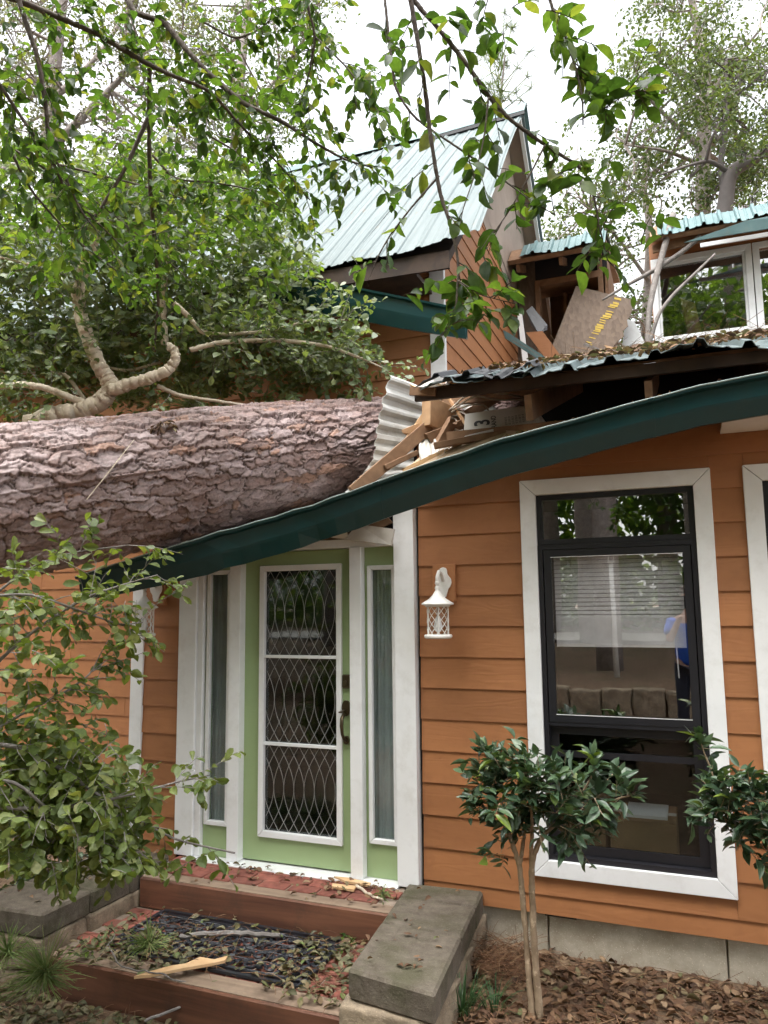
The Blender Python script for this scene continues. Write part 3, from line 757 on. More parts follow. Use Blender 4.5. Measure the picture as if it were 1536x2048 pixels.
# ---- front window(s)
def front_window(x0, x1, parent_nm='window', detailed=True):
    w = window(0, 0, 0, 0, 0)
    casing(w, x0, x1, 0.109, 2.436, -0.004, 0.094, MT['white'], 0.026)
    a, b = x0 + 0.094, x1 - 0.094
    fr = MT['black_frame']
    def ring(x0_, x1_, z0_, z1_, y, t, d, nm='frame'):
        m = MB(); m.box(x0_, x0_ + t, y - d, y, z0_, z1_); m.box(x1_ - t, x1_, y - d, y, z0_, z1_); m.box(x0_ + t, x1_ - t, y - d, y - 0.001, z0_, z0_ + t); m.box(x0_ + t, x1_ - t, y - d, y - 0.001, z1_ - t, z1_)
        return m.build(nm, fr, w)
    ring(a + 0.001, b - 0.001, 2.035, 2.341, 0.06, 0.032, 0.062)
    ring(a + 0.001, b - 0.001, 0.204, 2.033, 0.075, 0.028, 0.085)
    ring(a + 0.035, b - 0.035, 0.985, 2.002, 0.025, 0.042, 0.03, 'sash')
    ring(a + 0.030, b - 0.030, 0.235, 0.96, 0.06, 0.05, 0.025, 'lower_sash')
    MB().box(a + 0.03, b - 0.03, -0.002, 0.06, 0.962, 0.984).build('meeting_rail', fr, w)
    MB().box(a + 0.03, b - 0.03, 0.038, 0.058, 0.78, 0.815).build('screen_bar', fr, w)
    MB().box(a + 0.034, b - 0.034, 0.018, 0.022, 2.068, 2.308).build('pane', MT['glass'], w)
    MB().box(a + 0.078, b - 0.078, 0.008, 0.012, 1.028, 1.959).build('pane', MT['glass'], w)
    MB().box(a + 0.081, b - 0.081, 0.045, 0.049, 0.286, 0.909).build('pane', MT['glass_low'], w)
    if detailed:
        MB().add([(a + 0.076, -0.007, 1.026), (b - 0.076, -0.007, 1.026), (b - 0.076, -0.007, 1.030), (a + 0.076, -0.007, 1.030)], [(0, 1, 2, 3)]).build('glazing_bead', MT['white'], w)
        MB().box(a + 0.076, b - 0.076, -0.0075, -0.0055, 1.956, 1.9595).build('glazing_bead', MT['white'], w)
        z = 1.952; k = 0
        while z > 1.44:
            st = 0.0252 if z > 1.60 else 0.0115
            v = [(a + 0.085, 0.06, z - 0.011), (b - 0.085, 0.06, z - 0.011), (b - 0.085, 0.0615, z + 0.0005), (a + 0.085, 0.0615, z + 0.0005), (b - 0.085, 0.066, z + 0.0105), (a + 0.085, 0.066, z + 0.0105)]
            v2 = [(x, y, zz - 0.0015) for x, y, zz in v]
            MB().add(v + v2, [(0, 1, 2, 3), (3, 2, 4, 5), (7, 6, 9, 8), (8, 9, 11, 10), (0, 6, 7, 1), (5, 4, 10, 11)]).build('slat', MT['blind'], w)
            z -= st; k += 1
        MB().box(a + 0.085, b - 0.085, 0.058, 0.085, 1.42, 1.436).build('bottom_rail', MT['blind'], w)
        for xx_ in (a + 0.19, b - 0.19):
            MB().tube([(xx_, 0.058, 1.95), (xx_, 0.058, 1.42)], 0.0012, 4).build('ladder_cord', MT['blind'], w)
        MB().tube([(b - 0.14, 0.055, 1.43), (b - 0.135, 0.055, 1.25)], 0.004, 6).build('wand', MT['blind'], w)
    return w
MT['glass_low'] = glass_mat('lower_window_glass', 0.03, (0.7, 0.74, 0.74), 0.0, 0.05)
front_window(1.566, 2.654)
front_window(2.820, 3.905, detailed=False)
# room behind the front windows
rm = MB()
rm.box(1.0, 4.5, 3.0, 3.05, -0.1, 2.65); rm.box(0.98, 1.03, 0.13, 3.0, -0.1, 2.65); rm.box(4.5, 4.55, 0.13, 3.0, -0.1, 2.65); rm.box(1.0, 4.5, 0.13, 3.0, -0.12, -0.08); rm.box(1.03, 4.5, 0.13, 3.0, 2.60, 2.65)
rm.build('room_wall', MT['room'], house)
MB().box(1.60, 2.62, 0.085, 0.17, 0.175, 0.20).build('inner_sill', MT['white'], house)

# ---- entry: posts, sidelights, door
ent = MB()
def pbox(x0, x1, y0, y1, z0, z1, mat, nm, par=house, bev=0.003):
    return MB().box(x0, x1, y0, y1, z0, z1).build(nm, mat, par, bevel=bev)
W_ = MT['white']
pbox(-0.962, -0.812, -0.030, 0.10, -0.04, 2.30, W_, 'door_post')
pbox(-0.811, -0.764, -0.010, 0.10, -0.04, 2.30, W_, 'door_post')
pbox(-0.530, -0.440, -0.030, 0.10, -0.04, 2.068, W_, 'door_post')
pbox(0.407, 0.492, -0.035, 0.10, -0.04, 2.068, W_, 'door_post')
pbox(0.735, 0.873, -0.060, 0.10, -0.04, 2.36, W_, 'door_post')
pbox(-0.763, 0.734, -0.024, 0.10, 2.069, 2.125, W_, 'door_head')
pbox(-0.86, 0.74, -0.09, 0.10, -0.075, -0.042, W_, 'threshold')
def lite(par, x0, x1, z0, z1, y, fw_=0.028, prof=0.02):
    casing(par, x0, x1, z0, z1, y, fw_, W_, prof, 'glass_frame')
for nm, x0, x1, gx0, gx1 in (('sidelight', -0.763, -0.531, -0.748, -0.545), ('sidelight', 0.493, 0.734, 0.517, 0.720)):
    s = MB()
    s.box(x0, x1, 0.03, 0.07, -0.04, 0.19); s.box(x0, x1, 0.03, 0.07, 1.925, 2.068); s.box(x0, gx0 + 0.02, 0.03, 0.07, 0.19, 1.925); s.box(gx1 - 0.02, x1, 0.03, 0.07, 0.19, 1.925)
    so = s.build(nm, MT['green'], house)
    lite(so, gx0, gx1, 0.17, 1.945, 0.03, 0.03)
    MB().box(gx0 + 0.03, gx1 - 0.03, 0.038, 0.042, 0.20, 1.915).build('pane', MT['glass_side'] if 'glass_side' in MT else MT['glass_door'], so)
    cv = MB(); pts = []
    n = 26
    for i in range(n + 1):
        xk = gx0 + (gx1 - gx0) * i / n
        pts.append((xk, 0.085 + 0.009 * math.sin(i * 1.9) + 0.006 * math.sin(i * 0.7)))
    cv.add([(x, y, 0.15) for x, y in pts] + [(x, y, 1.96) for x, y in pts], [(i, i + 1, n + 2 + i, n + 1 + i) for i in range(n)])
    cv.build('curtain', MT['curtain'], so, smooth=True)
d = MB()
d.box(-0.441, 0.404, 0.04, 0.085, -0.03, 0.14); d.box(-0.441, 0.404, 0.04, 0.085, 1.955, 2.064); d.box(-0.441, -0.295, 0.04, 0.085, 0.14, 1.955); d.box(0.305, 0.404, 0.04, 0.085, 0.14, 1.955)
door = d.build('door', MT['green'], house)
lite(door, -0.315, 0.322, 0.128, 1.968, 0.04, 0.04, 0.02)
PZ = [(0.168, 0.735), (0.755, 1.325), (1.345, 1.928)]
for z in (0.745, 1.335):
    MB().box(-0.275, 0.282, 0.024, 0.05, z - 0.0105, z + 0.0105).build('muntin', W_, door, bevel=0.002)
for z0, z1 in PZ:
    pn = MB().box(-0.275, 0.282, 0.055, 0.060, z0, z1).build('pane', MT['glass_door'], door)
    m = MB(); dd = 0.0775; A = 1.5 * dd; x0_, x1_ = -0.275, 0.282
    for fam in (1, -1):
        for k in range(-3, 12):
            seg = []
            for j in range(33):
                t = j / 32
                x = x0_ + (k + 0.4) * dd + fam * A * math.sin(PI * t)
                z = z0 + (z1 - z0) * t
                if x0_ <= x <= x1_: seg.append((x, 0.050 - (0.0015 if fam > 0 else 0), z))
                else:
                    if len(seg) > 1: m.tube(seg, 0.0020, 4)
                    seg = []
            if len(seg) > 1: m.tube(seg, 0.0020, 4)
    m.build('lead_lattice', MT['came'], pn, kind='stuff')
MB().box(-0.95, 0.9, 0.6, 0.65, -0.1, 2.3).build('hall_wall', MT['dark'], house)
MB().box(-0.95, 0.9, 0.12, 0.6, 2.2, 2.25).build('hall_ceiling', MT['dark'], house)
# handle set
hd = MB()
pts = [(0.352, 0.012, 0.800), (0.352, -0.004, 0.806), (0.350, -0.030, 0.845), (0.350, -0.042, 0.90), (0.350, -0.036, 0.945), (0.352, -0.004, 0.975)]
hd.tube(pts, [0.010, 0.010, 0.010, 0.012, 0.012, 0.011], 8)
handle = hd.build('handle', MT['brass'], door, smooth=True)
def disc(cx, cz, rx, rz, y0, y1, nm, mat, par, n=18):
    p = [(cx + rx * math.cos(2 * PI * i / n), y1, cz + rz * math.sin(2 * PI * i / n)) for i in range(n)]
    return MB().prism(p, (0, y0 - y1, 0)).build(nm, mat, par, bevel=0.002)
disc(0.352, 1.005, 0.031, 0.052, 0.020, 0.0395, 'rose_plate', MT['brass'], handle)
disc(0.352, 0.800, 0.020, 0.028, 0.020, 0.0395, 'rose_plate', MT['brass'], handle)
MB().bar((0.345, 0.02, 0.992), (0.335, -0.035, 0.985), 0.022, 0.008).build('thumb_latch', MT['brass'], handle)
MB().box(0.325, 0.385, 0.015, 0.0395, 1.135, 1.225).build('deadbolt', MT['brass'], door, bevel=0.008)
disc(0.353, 1.170, 0.017, 0.017, 0.004, 0.015, 'keyhole', MT['brass'], door)

# torn soffit boards over the door
MB().prism([aY(690, 1078, -0.05), aY(782, 1090, -0.12), aY(788, 1058, -0.14), aY(715, 1048, -0.06)], (0, 0.02, -0.004)).build('soffit_board', MT['paper'], house)
MB().prism([aY(600, 1075, 0.02), aY(700, 1065, 0.0), aY(770, 1030, 0.0), aY(785, 1045, -0.02), aY(690, 1088, 0.02)], (0, 0.02, 0)).build('soffit_board', MT['oldwood'], house)
MB().prism([aY(640, 1072, -0.02), aY(700, 1080, -0.03), aY(690, 1060, -0.1)], (0, 0.015, 0)).build('soffit_board', MT['paper'], house)
MB().box(-1.3, 0.72, 0.10, 0.2, 2.14, 2.3).build('lintel', MT['dark'], house)

# ================================================================== STEPS, CAPPED WALLS
steps = thing('entry_steps', 'red brick entry steps edged with stained timbers below the green door', 'steps', (0, -0.6, -0.47))
MB().box(-0.93, 0.83, -0.40, 0.0, -0.45, -0.058).build('upper_bed', MT['mortar'], steps)
MB().box(-0.95, 0.95, -1.13, -0.42, -0.60, -0.250).build('lower_bed', MT['mortar'], steps)
MB().box(-0.925, 0.86, -0.43, -0.30, -0.245, -0.062).build('timber', MT['timber'], steps, bevel=0.008)
MB().box(-0.915, 0.85, -0.418, -0.312, -0.0615, -0.0575).build('worn_timber_top', MT['timbertop'], steps)
MB().box(-0.945, 0.93, -1.18, -1.02, -0.45, -0.242).build('timber', MT['timber'], steps, bevel=0.008)
MB().box(-0.935, 0.92, -1.166, -1.034, -0.2415, -0.2375).build('worn_timber_top', MT['timbertop'], steps)
bm_ = MB().box(-0.0965, 0.0965, -0.0465, 0.0465, -0.02, 0.02)
bme = None
def brick(x, y, z, rot):
    global bme
    if bme is None:
        o = bm_.build('brick', MT['brick'], steps, bevel=0.004); bme = o.data
    else:
        o = link('brick', bme, MT['brick'], steps)
    o.location = (x + random.uniform(-.002, .002), y + random.uniform(-.002, .002), z + random.uniform(-0.003, 0.003))
    o.rotation_euler = (random.uniform(-.02, .02), random.uniform(-.02, .02), rot + random.uniform(-.015, .015))
x = -0.82
k = 0
while x < 0.78:           # upper landing: pairs of bricks, three courses deep
    for r in range(3):
        off = 0.10 if r % 2 else 0
        brick(x + off, -0.075 - r * 0.10 + 0.005, -0.068, 0)
    x += 0.203
for i in range(9):        # lower landing
    for r in range(6):
        off = 0.10 if r % 2 else 0
        brick(-0.84 + i * 0.203 + off - 0.05, -0.49 - r * 0.0995, -0.262, 0)

def rough_box(x0, x1, y0, y1, z0, z1, amp, seed, n=(14, 14, 10)):
    bm = bmesh.new()
    bmesh.ops.create_cube(bm, size=1)
    bmesh.ops.subdivide_edges(bm, edges=bm.edges, cuts=9, use_grid_fill=True)
    for v in bm.verts:
        p = np.array(v.co)
        w = np.array([x0 + (p[0] + .5) * (x1 - x0), y0 + (p[1] + .5) * (y1 - y0), z0 + (p[2] + .5) * (z1 - z0)])
        nrm = np.where(np.abs(p) > 0.499, np.sign(p), 0)
        d = (fbm(np.array(w[0] * 9 + w[2] * 7 + seed), np.array(w[1] * 9 + w[2] * 5), 4, seed) - 0.5) * amp
        v.co = w + nrm * d
    me = bpy.data.meshes.new('block'); bm.to_mesh(me); bm.free()
    me.shade_smooth()
    return me
def cap_wall(label, cs, splits, nm='retaining_wall'):
    """cs: four plan corners (near-door inner, near-door outer, front outer, front inner)"""
    A, B, C, D = [np.array(p) for p in cs]
    t = thing(nm, label, 'retaining wall', (*((A + C) / 2), -0.47), None)
    for a, b in zip(splits[:-1], splits[1:]):
        g = 0.004
        a1, b1 = a + g, b - g
        q = [A + (D - A) * a1, B + (C - B) * a1, B + (C - B) * b1, A + (D - A) * b1]
        dz = random.uniform(-0.004, 0.004)
        bmx = MB().prism([(p[0], p[1], -0.150 + dz) for p in q], (0, 0, 0.135))
        bmx.build('cap_stone', MT['cap'], t, bevel=0.013)
        qi = [p * 0.93 + (A + B + C + D) / 4 * 0.07 for p in q]
    n = 3
    inx = 0.004
    for i in range(n):
        for k_, (z0, z1) in enumerate(((-0.33, -0.153), (-0.62, -0.335))):
            a1, b1 = i / n + 0.006, (i + 1) / n - 0.006
            if i == n - 1: b1 = 0.975
            q = [A + (D - A) * a1, B + (C - B) * a1, B + (C - B) * b1, A + (D - A) * b1]
            x0, x1 = (q[0][0] + q[3][0]) / 2, (q[1][0] + q[2][0]) / 2
            if x0 > x1: x0, x1 = x1, x0
            me = rough_box(x0 + inx, x1 - inx, min(p[1] for p in q), max(p[1] for p in q), z0, z1, 0.05, 3 + i * 5 + k_)
            link('block', me, MT['split'], t)
    return t
cap_wall('mossy concrete-capped block wall right of the steps, below the white lantern', [(0.80, -0.035), (1.262, -0.005), (1.365, -1.27), (0.912, -1.19)], [0, 0.2, 0.52, 1.0])
cap_wall('dark concrete-capped block wall left of the steps, under the leafy branches', [(-0.935, -0.10), (-1.42, -0.06), (-1.50, -1.24), (-0.955, -1.21)], [0, 0.35, 0.66, 1.0])

# ---- door mat with scrolls
mat_ = thing('doormat', 'black rubber scroll doormat littered with leaves on the lower step', 'doormat', (-0.05, -0.75, -0.237))
mx0, mx1, my0, my1, mz = -0.70, 0.56, -1.01, -0.46, -0.226
m = MB()
for y in (my0, my1): m.box(mx0, mx1, y - 0.012, y + 0.012, mz - 0.008, mz + 0.006)
for x in (mx0, mx1): m.box(x - 0.012, x + 0.012, my0 + 0.0125, my1 - 0.0125, mz - 0.008, mz + 0.0055)
for y in (my0 + 0.045, my1 - 0.045): m.box(mx0 + 0.012, mx1 - 0.012, y - 0.007, y + 0.007, mz - 0.008, mz + 0.004)
m.build('border', MT['mat'], mat_)
m = MB()
def spiral(cx, cy, r, a0, sg, turns=1.35):
    n = 22; p = []
    for i in range(n):
        t = i / (n - 1); a = a0 + sg * 2 * PI * turns * t; rr = r * (1 - 0.85 * t)
        p.append((cx + rr * math.cos(a), cy + rr * math.sin(a), mz + 0.001 * (i % 2)))
    m.tube(p, 0.0095, 4)
for i in range(9):
    for j in range(4):
        cx = mx0 + 0.09 + i * 0.135; cy = my0 + 0.115 + j * 0.107
        spiral(cx, cy, 0.062, PI / 2 * ((i + j) % 4), 1 if (i + j) % 2 else -1)
        spiral(cx + 0.067, cy, 0.030, PI * ((i + j) % 2), -1 if (i + j) % 2 else 1, 1.0)
for j in range(5): m.tube([(mx0 + 0.012, my0 + 0.06 + j * 0.107, mz), (mx1 - 0.012, my0 + 0.06 + j * 0.107, mz)], 0.005, 4)
m.build('scrollwork', MT['mat'], mat_, kind='stuff')

# ================================================================== THE FALLEN PINE
TA, TB = np.array([-1.479, -1.175, 2.36]), np.array([0.741, 1.758, 3.19])
tdir = (TB - TA) / np.linalg.norm(TB - TA)
TL = np.linalg.norm(TB - TA)
pine = thing('fallen_pine_trunk', 'huge scaly reddish-grey pine trunk lying across the crushed entry roof', 'tree trunk', tuple(TA + tdir * -10))
s0, s1 = -0.9, TL + 0.55          # detailed stretch, measured from TA
def trunk_r(s): return 0.495 - 0.031 * s
def trunk_c(s):
    s = np.asarray(s)[..., None]
    return TA + tdir * s + np.array([0, 0, 1.]) * (-0.012 * (s - 1.9) ** 2 * 0.5)
NS, NA = 900, 470
S = np.linspace(s0, s1, NS); A_ = np.linspace(0, 2 * PI, NA, endpoint=False)
SS, AA = np.meshgrid(S, A_, indexing='ij')
U_, V_ = SS, AA * 0.44            # metres along, metres around
def cells(u_, v_, cu, cv, per_v, seed, jit=0.85):
    """jittered brick-like cell pattern; returns F1, F2, cell hash id, local offset"""
    gu, gv = u_ / cu, v_ / cv
    nv = int(round(per_v / cv)); gv = gv * (nv * cv / per_v)
    gu = gu + 0.0
    iu, iv = np.floor(gu).astype(int), np.floor(gv).astype(int)
    F1 = np.full(u_.shape, 9.0); F2 = np.full(u_.shape, 9.0); ID = np.zeros(u_.shape, int); OU = np.zeros(u_.shape); OV = np.zeros(u_.shape)
    def hsh(a, b, s):
        n = (a * 374761393 + b * 668265263 + s * 974711) & 0x7fffffff
        n = ((n ^ (n >> 13)) * 1274126177) & 0x7fffffff
        return ((n ^ (n >> 16)) & 0xffff) / 65535.0
    for du in (-2, -1, 0, 1, 2):
        for dv in (-2, -1, 0, 1, 2):
            a, b = iu + du, iv + dv; bw = np.mod(b, nv)
            px_ = a + 0.5 + jit * (hsh(a, bw, seed) - 0.5) + 0.5 * (bw % 2); py_ = b + 0.5 + jit * (hsh(a, bw, seed + 1) - 0.5)
            ddu, ddv = gu - px_, gv - py_
            D = np.abs(ddu) ** 2 + np.abs(ddv) ** 2
            D = np.sqrt(D)
            n1 = D < F1
            F2 = np.where(n1, F1, np.minimum(F2, D)); ID = np.where(n1, (a * 7919 + bw * 104729) & 0xffffff, ID)
            OU = np.where(n1, ddu, OU); OV = np.where(n1, ddv, OV); F1 = np.where(n1, D, F1)
    return F1, F2, ID, OU, OV
def idh(ID, k):
    n = (ID * 2654435761 + k * 97531) & 0x7fffffff
    n = ((n ^ (n >> 13)) * 1274126177) & 0x7fffffff
    return ((n ^ (n >> 16)) & 0xffff) / 65535.0
per = 2 * PI * 0.44
wu_ = (fbm(U_ * 9, V_ * 14, 4, 11) - 0.47) * 0.13 + (fbm(U_ * 38, V_ * 46, 3, 17) - 0.45) * 0.04
wv_ = (fbm(U_ * 8 + 50, V_ * 12, 4, 23) - 0.47) * 0.075 + (fbm(U_ * 34, V_ * 44 + 9, 3, 29) - 0.45) * 0.030
F1, F2, ID, OU, OV = cells(U_ + wu_ * 1.35, V_ + wv_ * 1.3, 0.21, 0.074, per, 5)
edge = F2 - F1
H1 = idh(ID, 1); H2 = idh(ID, 2); H3 = idh(ID, 3)
groove = 1 - np.clip(edge / 0.085, 0, 1) ** 0.7
f1, f2, id2, ou2, ov2 = cells(U_ + wu_ * 1.3 + 3, V_ + wv_ * 1.4, 0.095, 0.05, per, 31)
e2 = f2 - f1; h2 = idh(id2, 4)
g2_ = 1 - np.clip(e2 / 0.10, 0, 1)
inner = np.clip(edge / 0.35, 0, 1)
disp = 0.014 * H1 + 0.028 * (-OV * (0.25 + 0.8 * H2) + OU * (H3 - 0.5) * 0.9) - 0.022 * groove
disp += inner * (0.008 * (h2 > 0.55) - 0.007 * g2_ - 0.016 * ov2 * h2)
lay = fbm(U_ * 6, V_ * 26, 4, 41)
disp += 0.012 * (np.floor(lay * 7) / 7 - 0.5) + 0.008 * (fbm(U_ * 45, V_ * 120, 3, 43) - 0.5)
big = (fbm(U_ * 1.3, V_ * 2.2, 3, 47) - 0.5) * 0.05
R_ = trunk_r(SS) + disp * 0.85 + big - 0.01
side = np.cross(tdir, [0, 0, 1.]); side /= np.linalg.norm(side); upv = np.cross(side, tdir)
P = trunk_c(SS) + R_[..., None] * (np.cos(AA)[..., None] * side + np.sin(AA)[..., None] * upv)
# plate colours: lavender grey weathered faces, pink-brown, and fresh orange where a flake has come off; grooves painted dark to deepen their shade
cgrey, cpink, cor, cdk = np.array([0.345, 0.265, 0.262]), np.array([0.20, 0.122, 0.104]), np.array([0.27, 0.15, 0.108]), np.array([0.045, 0.027, 0.021])
t1 = np.clip(0.75 * idh(ID, 6) + 0.55 * idh(id2, 8) + 0.9 * (fbm(U_ * 1.6, V_ * 2.6, 3, 71) - 0.5) - 0.22, 0, 1)[..., None]
colr = cpink * (1 - t1) + cgrey * t1
fresh = ((H3 > 0.94) & (edge > 0.12))[..., None] | ((idh(id2, 9) > 0.965) & (e2 > 0.08))[..., None]
colr = np.where(fresh, cor * (0.85 + 0.3 * H1[..., None]), colr)
colr = colr * (0.62 + 0.72 * fbm(U_ * 26, V_ * 80, 5, 53)[..., None])
colr = colr * (1 - 0.45 * np.clip(g2_ * 1.3 - 0.3, 0, 1) * inner)[..., None]  # fine cracks get painted shade as well
gk = np.clip(groove * 1.25 - 0.25, 0, 1)[..., None]
colr = colr * (1 - gk) + cdk * gk
ii = np.arange(NS * NA).reshape(NS, NA)
jj = np.roll(ii, -1, axis=1)
Q = np.stack([ii[:-1], ii[1:], jj[1:], jj[:-1]], -1).reshape(-1, 4)
me = npmesh('bark', P.reshape(-1, 3), [Q], False, colr.reshape(-1, 3))
bmat, nt, b = newmat('pine_bark')
vc = nt.nodes.new('ShaderNodeVertexColor'); vc.layer_name = 'Col'
nz = noise_node(nt, 55, 5, coords(nt, (1, 1, 1), 'World'), 0.65)
rv = ramp(nt, nz.outputs[0], [(0.3, (0.8,) * 3), (0.7, (1.2,) * 3)])
nt.links.new(mixc(nt, 1.0, vc.outputs[0], rv.outputs[0], 'MULTIPLY'), b.inputs['Base Color'])
b.inputs['Roughness'].default_value = 0.55; b.inputs['Specular IOR Level'].default_value = 0.5
bump(nt, b, nz.outputs[0], 0.22, 0.005)
link('bark', me, bmat, pine)
# the butt running down to the ground beyond the left edge
n1_, n2_ = 50, 48
v = []
for i in range(n1_):
    s = s0 + 0.04 - 9.5 * i / (n1_ - 1)
    c = trunk_c(s0) + tdir * (s - s0)
    for j in range(n2_):
        a = 2 * PI * j / n2_
        r_ = trunk_r(max(s, -6)) - 0.012 + 0.03 * (float(fbm(np.array(s * 6), np.array(j * 0.6), 3, 61)) - 0.5)
        v.append(c + r_ * (math.cos(a) * side + math.sin(a) * upv))
f = [(i * n2_ + j, i * n2_ + (j + 1) % n2_, (i + 1) * n2_ + (j + 1) % n2_, (i + 1) * n2_ + j) for i in range(n1_ - 1) for j in range(n2_)]
MB().add(v, f + [tuple((n1_ - 1) * n2_ + j for j in range(n2_))]).build('trunk_butt', bark_mat('old_pine_bark', (0.10, 0.06, 0.05), (0.27, 0.20, 0.18)), pine)



# ================================================================== TORN-DOWN GUTTER
gpx = [(1536, 748), (1400, 775), (1250, 812), (1120, 848), (1000, 880), (850, 930), (700, 983), (550, 1032), (400, 1076), (300, 1104), (210, 1132), (150, 1152)]
gpts = [aY(x, y, -0.525) + np.array([0, 0.125, 0]) for x, y in gpx]
gpts = [np.array([4.6, -0.40, 2.905]), np.array([3.4, -0.40, 2.85])] + gpts
hs_ = [0.18, 0.18, 0.18, 0.18, 0.18, 0.185, 0.19, 0.20, 0.21, 0.22, 0.225, 0.215, 0.19, 0.16]
rl_ = [0, 0, 0, 0.0, 0.02, 0.03, 0.05, 0.05, 0.06, 0.08, 0.1, 0.12, 0.1, 0.1]
for i, p in enumerate(gpts):
    if 2 < i < 13: p[1] += 0.008 * math.sin(i * 1.7)
grn = np.random.default_rng(17)
def refine(A_, n=4): A_ = np.asarray(A_, float); k = np.arange(len(A_)); t_ = np.linspace(0, len(A_) - 1, n * (len(A_) - 1) + 1); return np.stack([np.interp(t_, k, A_[:, j]) for j in range(A_.shape[1])], 1)
gfine = refine(gpts); hfine = refine(np.array(hs_)[:, None])[:, 0]; rfine = refine(np.array(rl_)[:, None])[:, 0]
nf = len(gfine)
hfine[8:] *= 1 + grn.normal(0, 0.006, nf - 8); rfine[8:] += grn.normal(0, 0.008, nf - 8)
for kx, amt in ((0.35, 0.07), (-0.35, -0.06), (1.35, 0.04)):     # creases where the trunk struck it
    j = int(np.argmin(np.abs(gfine[:, 0] - kx))); rfine[j] += amt; hfine[j] *= 0.97
gut = gutter_sweep(gfine, hfine, 0.13, rfine)
gob = gut.build('fallen_gutter', MT['gutter'])
for jn in (14, 30):
    gutter_sweep([gfine[jn] * 0.55 + gfine[jn + 1] * 0.45 + np.array([0, -0.001, 0.004]), gfine[jn] * 0.25 + gfine[jn + 1] * 0.75 + np.array([0, -0.001, 0.004])], [hfine[jn] * 1.03, hfine[jn] * 1.03], 0.1345, [rfine[jn], rfine[jn]]).build('joint_sleeve', MT['gutter'], gob)
tag(gob, 'long dark green gutter sagging down from the right eave across the door', 'gutter')
# folded front lip, made paler to paint the rim light along its edge
MB().tube([p + np.array([0, -0.126 * math.cos(r_) , 0.008 - 0.126 * math.sin(r_)]) for p, r_ in zip(gfine, rfine)], 0.0045, 4).build('rim', simple('gutter_lip_highlight', (0.34, 0.42, 0.42), 0.35), gob)
# strip of flashing and soffit timber behind it
MB().prism([gpts[2] + [0.4, 0.03, 0.02], gpts[5] + [0, 0.03, 0.015], gpts[6] + [0, 0.03, 0.015], gpts[6] + [0, 0.25, 0.03], gpts[2] + [0.4, 0.22, 0.07]], (0, 0, -0.012)).build('eave_flashing', MT['cap'], gob)
MB().box(2.72, 4.6, -0.385, -0.02, 2.625, 2.64).build('soffit', MT['white'], house)

# ================================================================== WRECKAGE IN THE ROOF
def board(name, label, px0, t0, px1, t1, w, h, mat, cat='board', up=(0, 0, 1), group=None, bev=0.003):
    o = MB().bar(aD(*px0, t0), aD(*px1, t1), w, h, up).build(name, mat, None, bevel=bev)
    return tag(o, label, cat, group)
# crumpled corrugated sheet standing up beside the trunk
def strip_sheet(name, label, left, right, mat, ribs=9, rib_h=0.016, wav=0.02, seed=1):
    """left / right: edge polylines (3D); ribs run across between them"""
    left, right = np.array(left), np.array(right)
    n = ribs * 6
    tt = np.linspace(0, 1, n)
    def interp(P):
        k = np.linspace(0, 1, len(P)); return np.stack([np.interp(tt, k, P[:, i]) for i in range(3)], 1)
    Lc, Rc = interp(left), interp(right)
    tan = np.gradient((Lc + Rc) / 2, axis=0); nr = np.cross(tan, Rc - Lc); nr /= np.linalg.norm(nr, axis=1)[:, None]
    h = np.clip(np.sin(tt * ribs * 2 * PI) * 2.2, -0.4, 1) * rib_h
    V = []; K = 7
    for j in range(K):
        s = j / (K - 1)
        c = Lc * (1 - s) + Rc * s
        w_ = wav * np.sin(s * PI) * np.sin(tt * 5 + seed) + wav * 0.5 * np.sin(s * 7 + tt * 9)
        V.append(c + nr * (h + w_)[:, None])
    V = np.concatenate(V)
    F = [(j * n + i, j * n + i + 1, (j + 1) * n + i + 1, (j + 1) * n + i) for j in range(K - 1) for i in range(n - 1)]
    o = MB().add(V, F).build(name, mat, None)
    md = o.modifiers.new('thick', 'SOLIDIFY'); md.thickness = 0.003
    return tag(o, label, 'metal sheet')
strip_sheet('crumpled_roof_sheet', 'crumpled bare corrugated roof sheet standing upright against the trunk end',
            [aD(780, 750, 5.2), aD(766, 795, 5.15), aD(757, 840, 5.1), aD(752, 880, 5.05), aD(748, 915, 5.0), aD(725, 950, 4.92), aD(690, 984, 4.84)],
            [aD(905, 800, 5.75), aD(892, 835, 5.65), aD(880, 870, 5.5), aD(862, 900, 5.35), aD(835, 930, 5.15), aD(790, 955, 4.98), aD(730, 985, 4.84)], MT['galv'], 9, 0.018, 0.012)
strip_sheet('bent_roof_sheet', 'bent tan roof sheet lying behind the broken rafter end',
            [aD(838, 775, 5.55), aD(905, 808, 5.6), aD(985, 842, 5.6)], [aD(852, 760, 5.75), aD(930, 792, 5.8), aD(1010, 828, 5.8)], MT['galv'], 4, 0.012, 0.015, 4)
gi = [p for p in gpts if -1.1 < p[0] < 0.75]
strip_sheet('crushed_roof_sheet', 'flattened roof sheet pinched between the trunk and the fallen gutter',
            [p + np.array([0, 0.035, -0.03]) for p in gi], [p + np.array([0.05, 0.75, 0.22]) for p in gi], MT['galv'], 14, 0.012, 0.02, 2)
board('broken_rafter', 'stout broken rafter end jutting from the wreck above the gutter', (852, 822), 4.95, (935, 858), 5.35, 0.07, 0.20, MT['rawwood2'], 'rafter')
board('fallen_brace', 'reddish brace leaning down from the rafter end to the gutter', (858, 852), 4.98, (705, 985), 4.75, 0.05, 0.085, MT['oldwood'], 'brace')
o = MB().prism([aD(818, 768, 5.0), aD(850, 783, 5.0), aD(905, 825, 5.2), aD(898, 838, 5.2), aD(845, 800, 5.05)], (0.02, 0.05, 0)).build('wood_splinter', MT['rawwood'])
tag(o, 'pale fresh wood splinter above the broken rafter end', 'splinter')
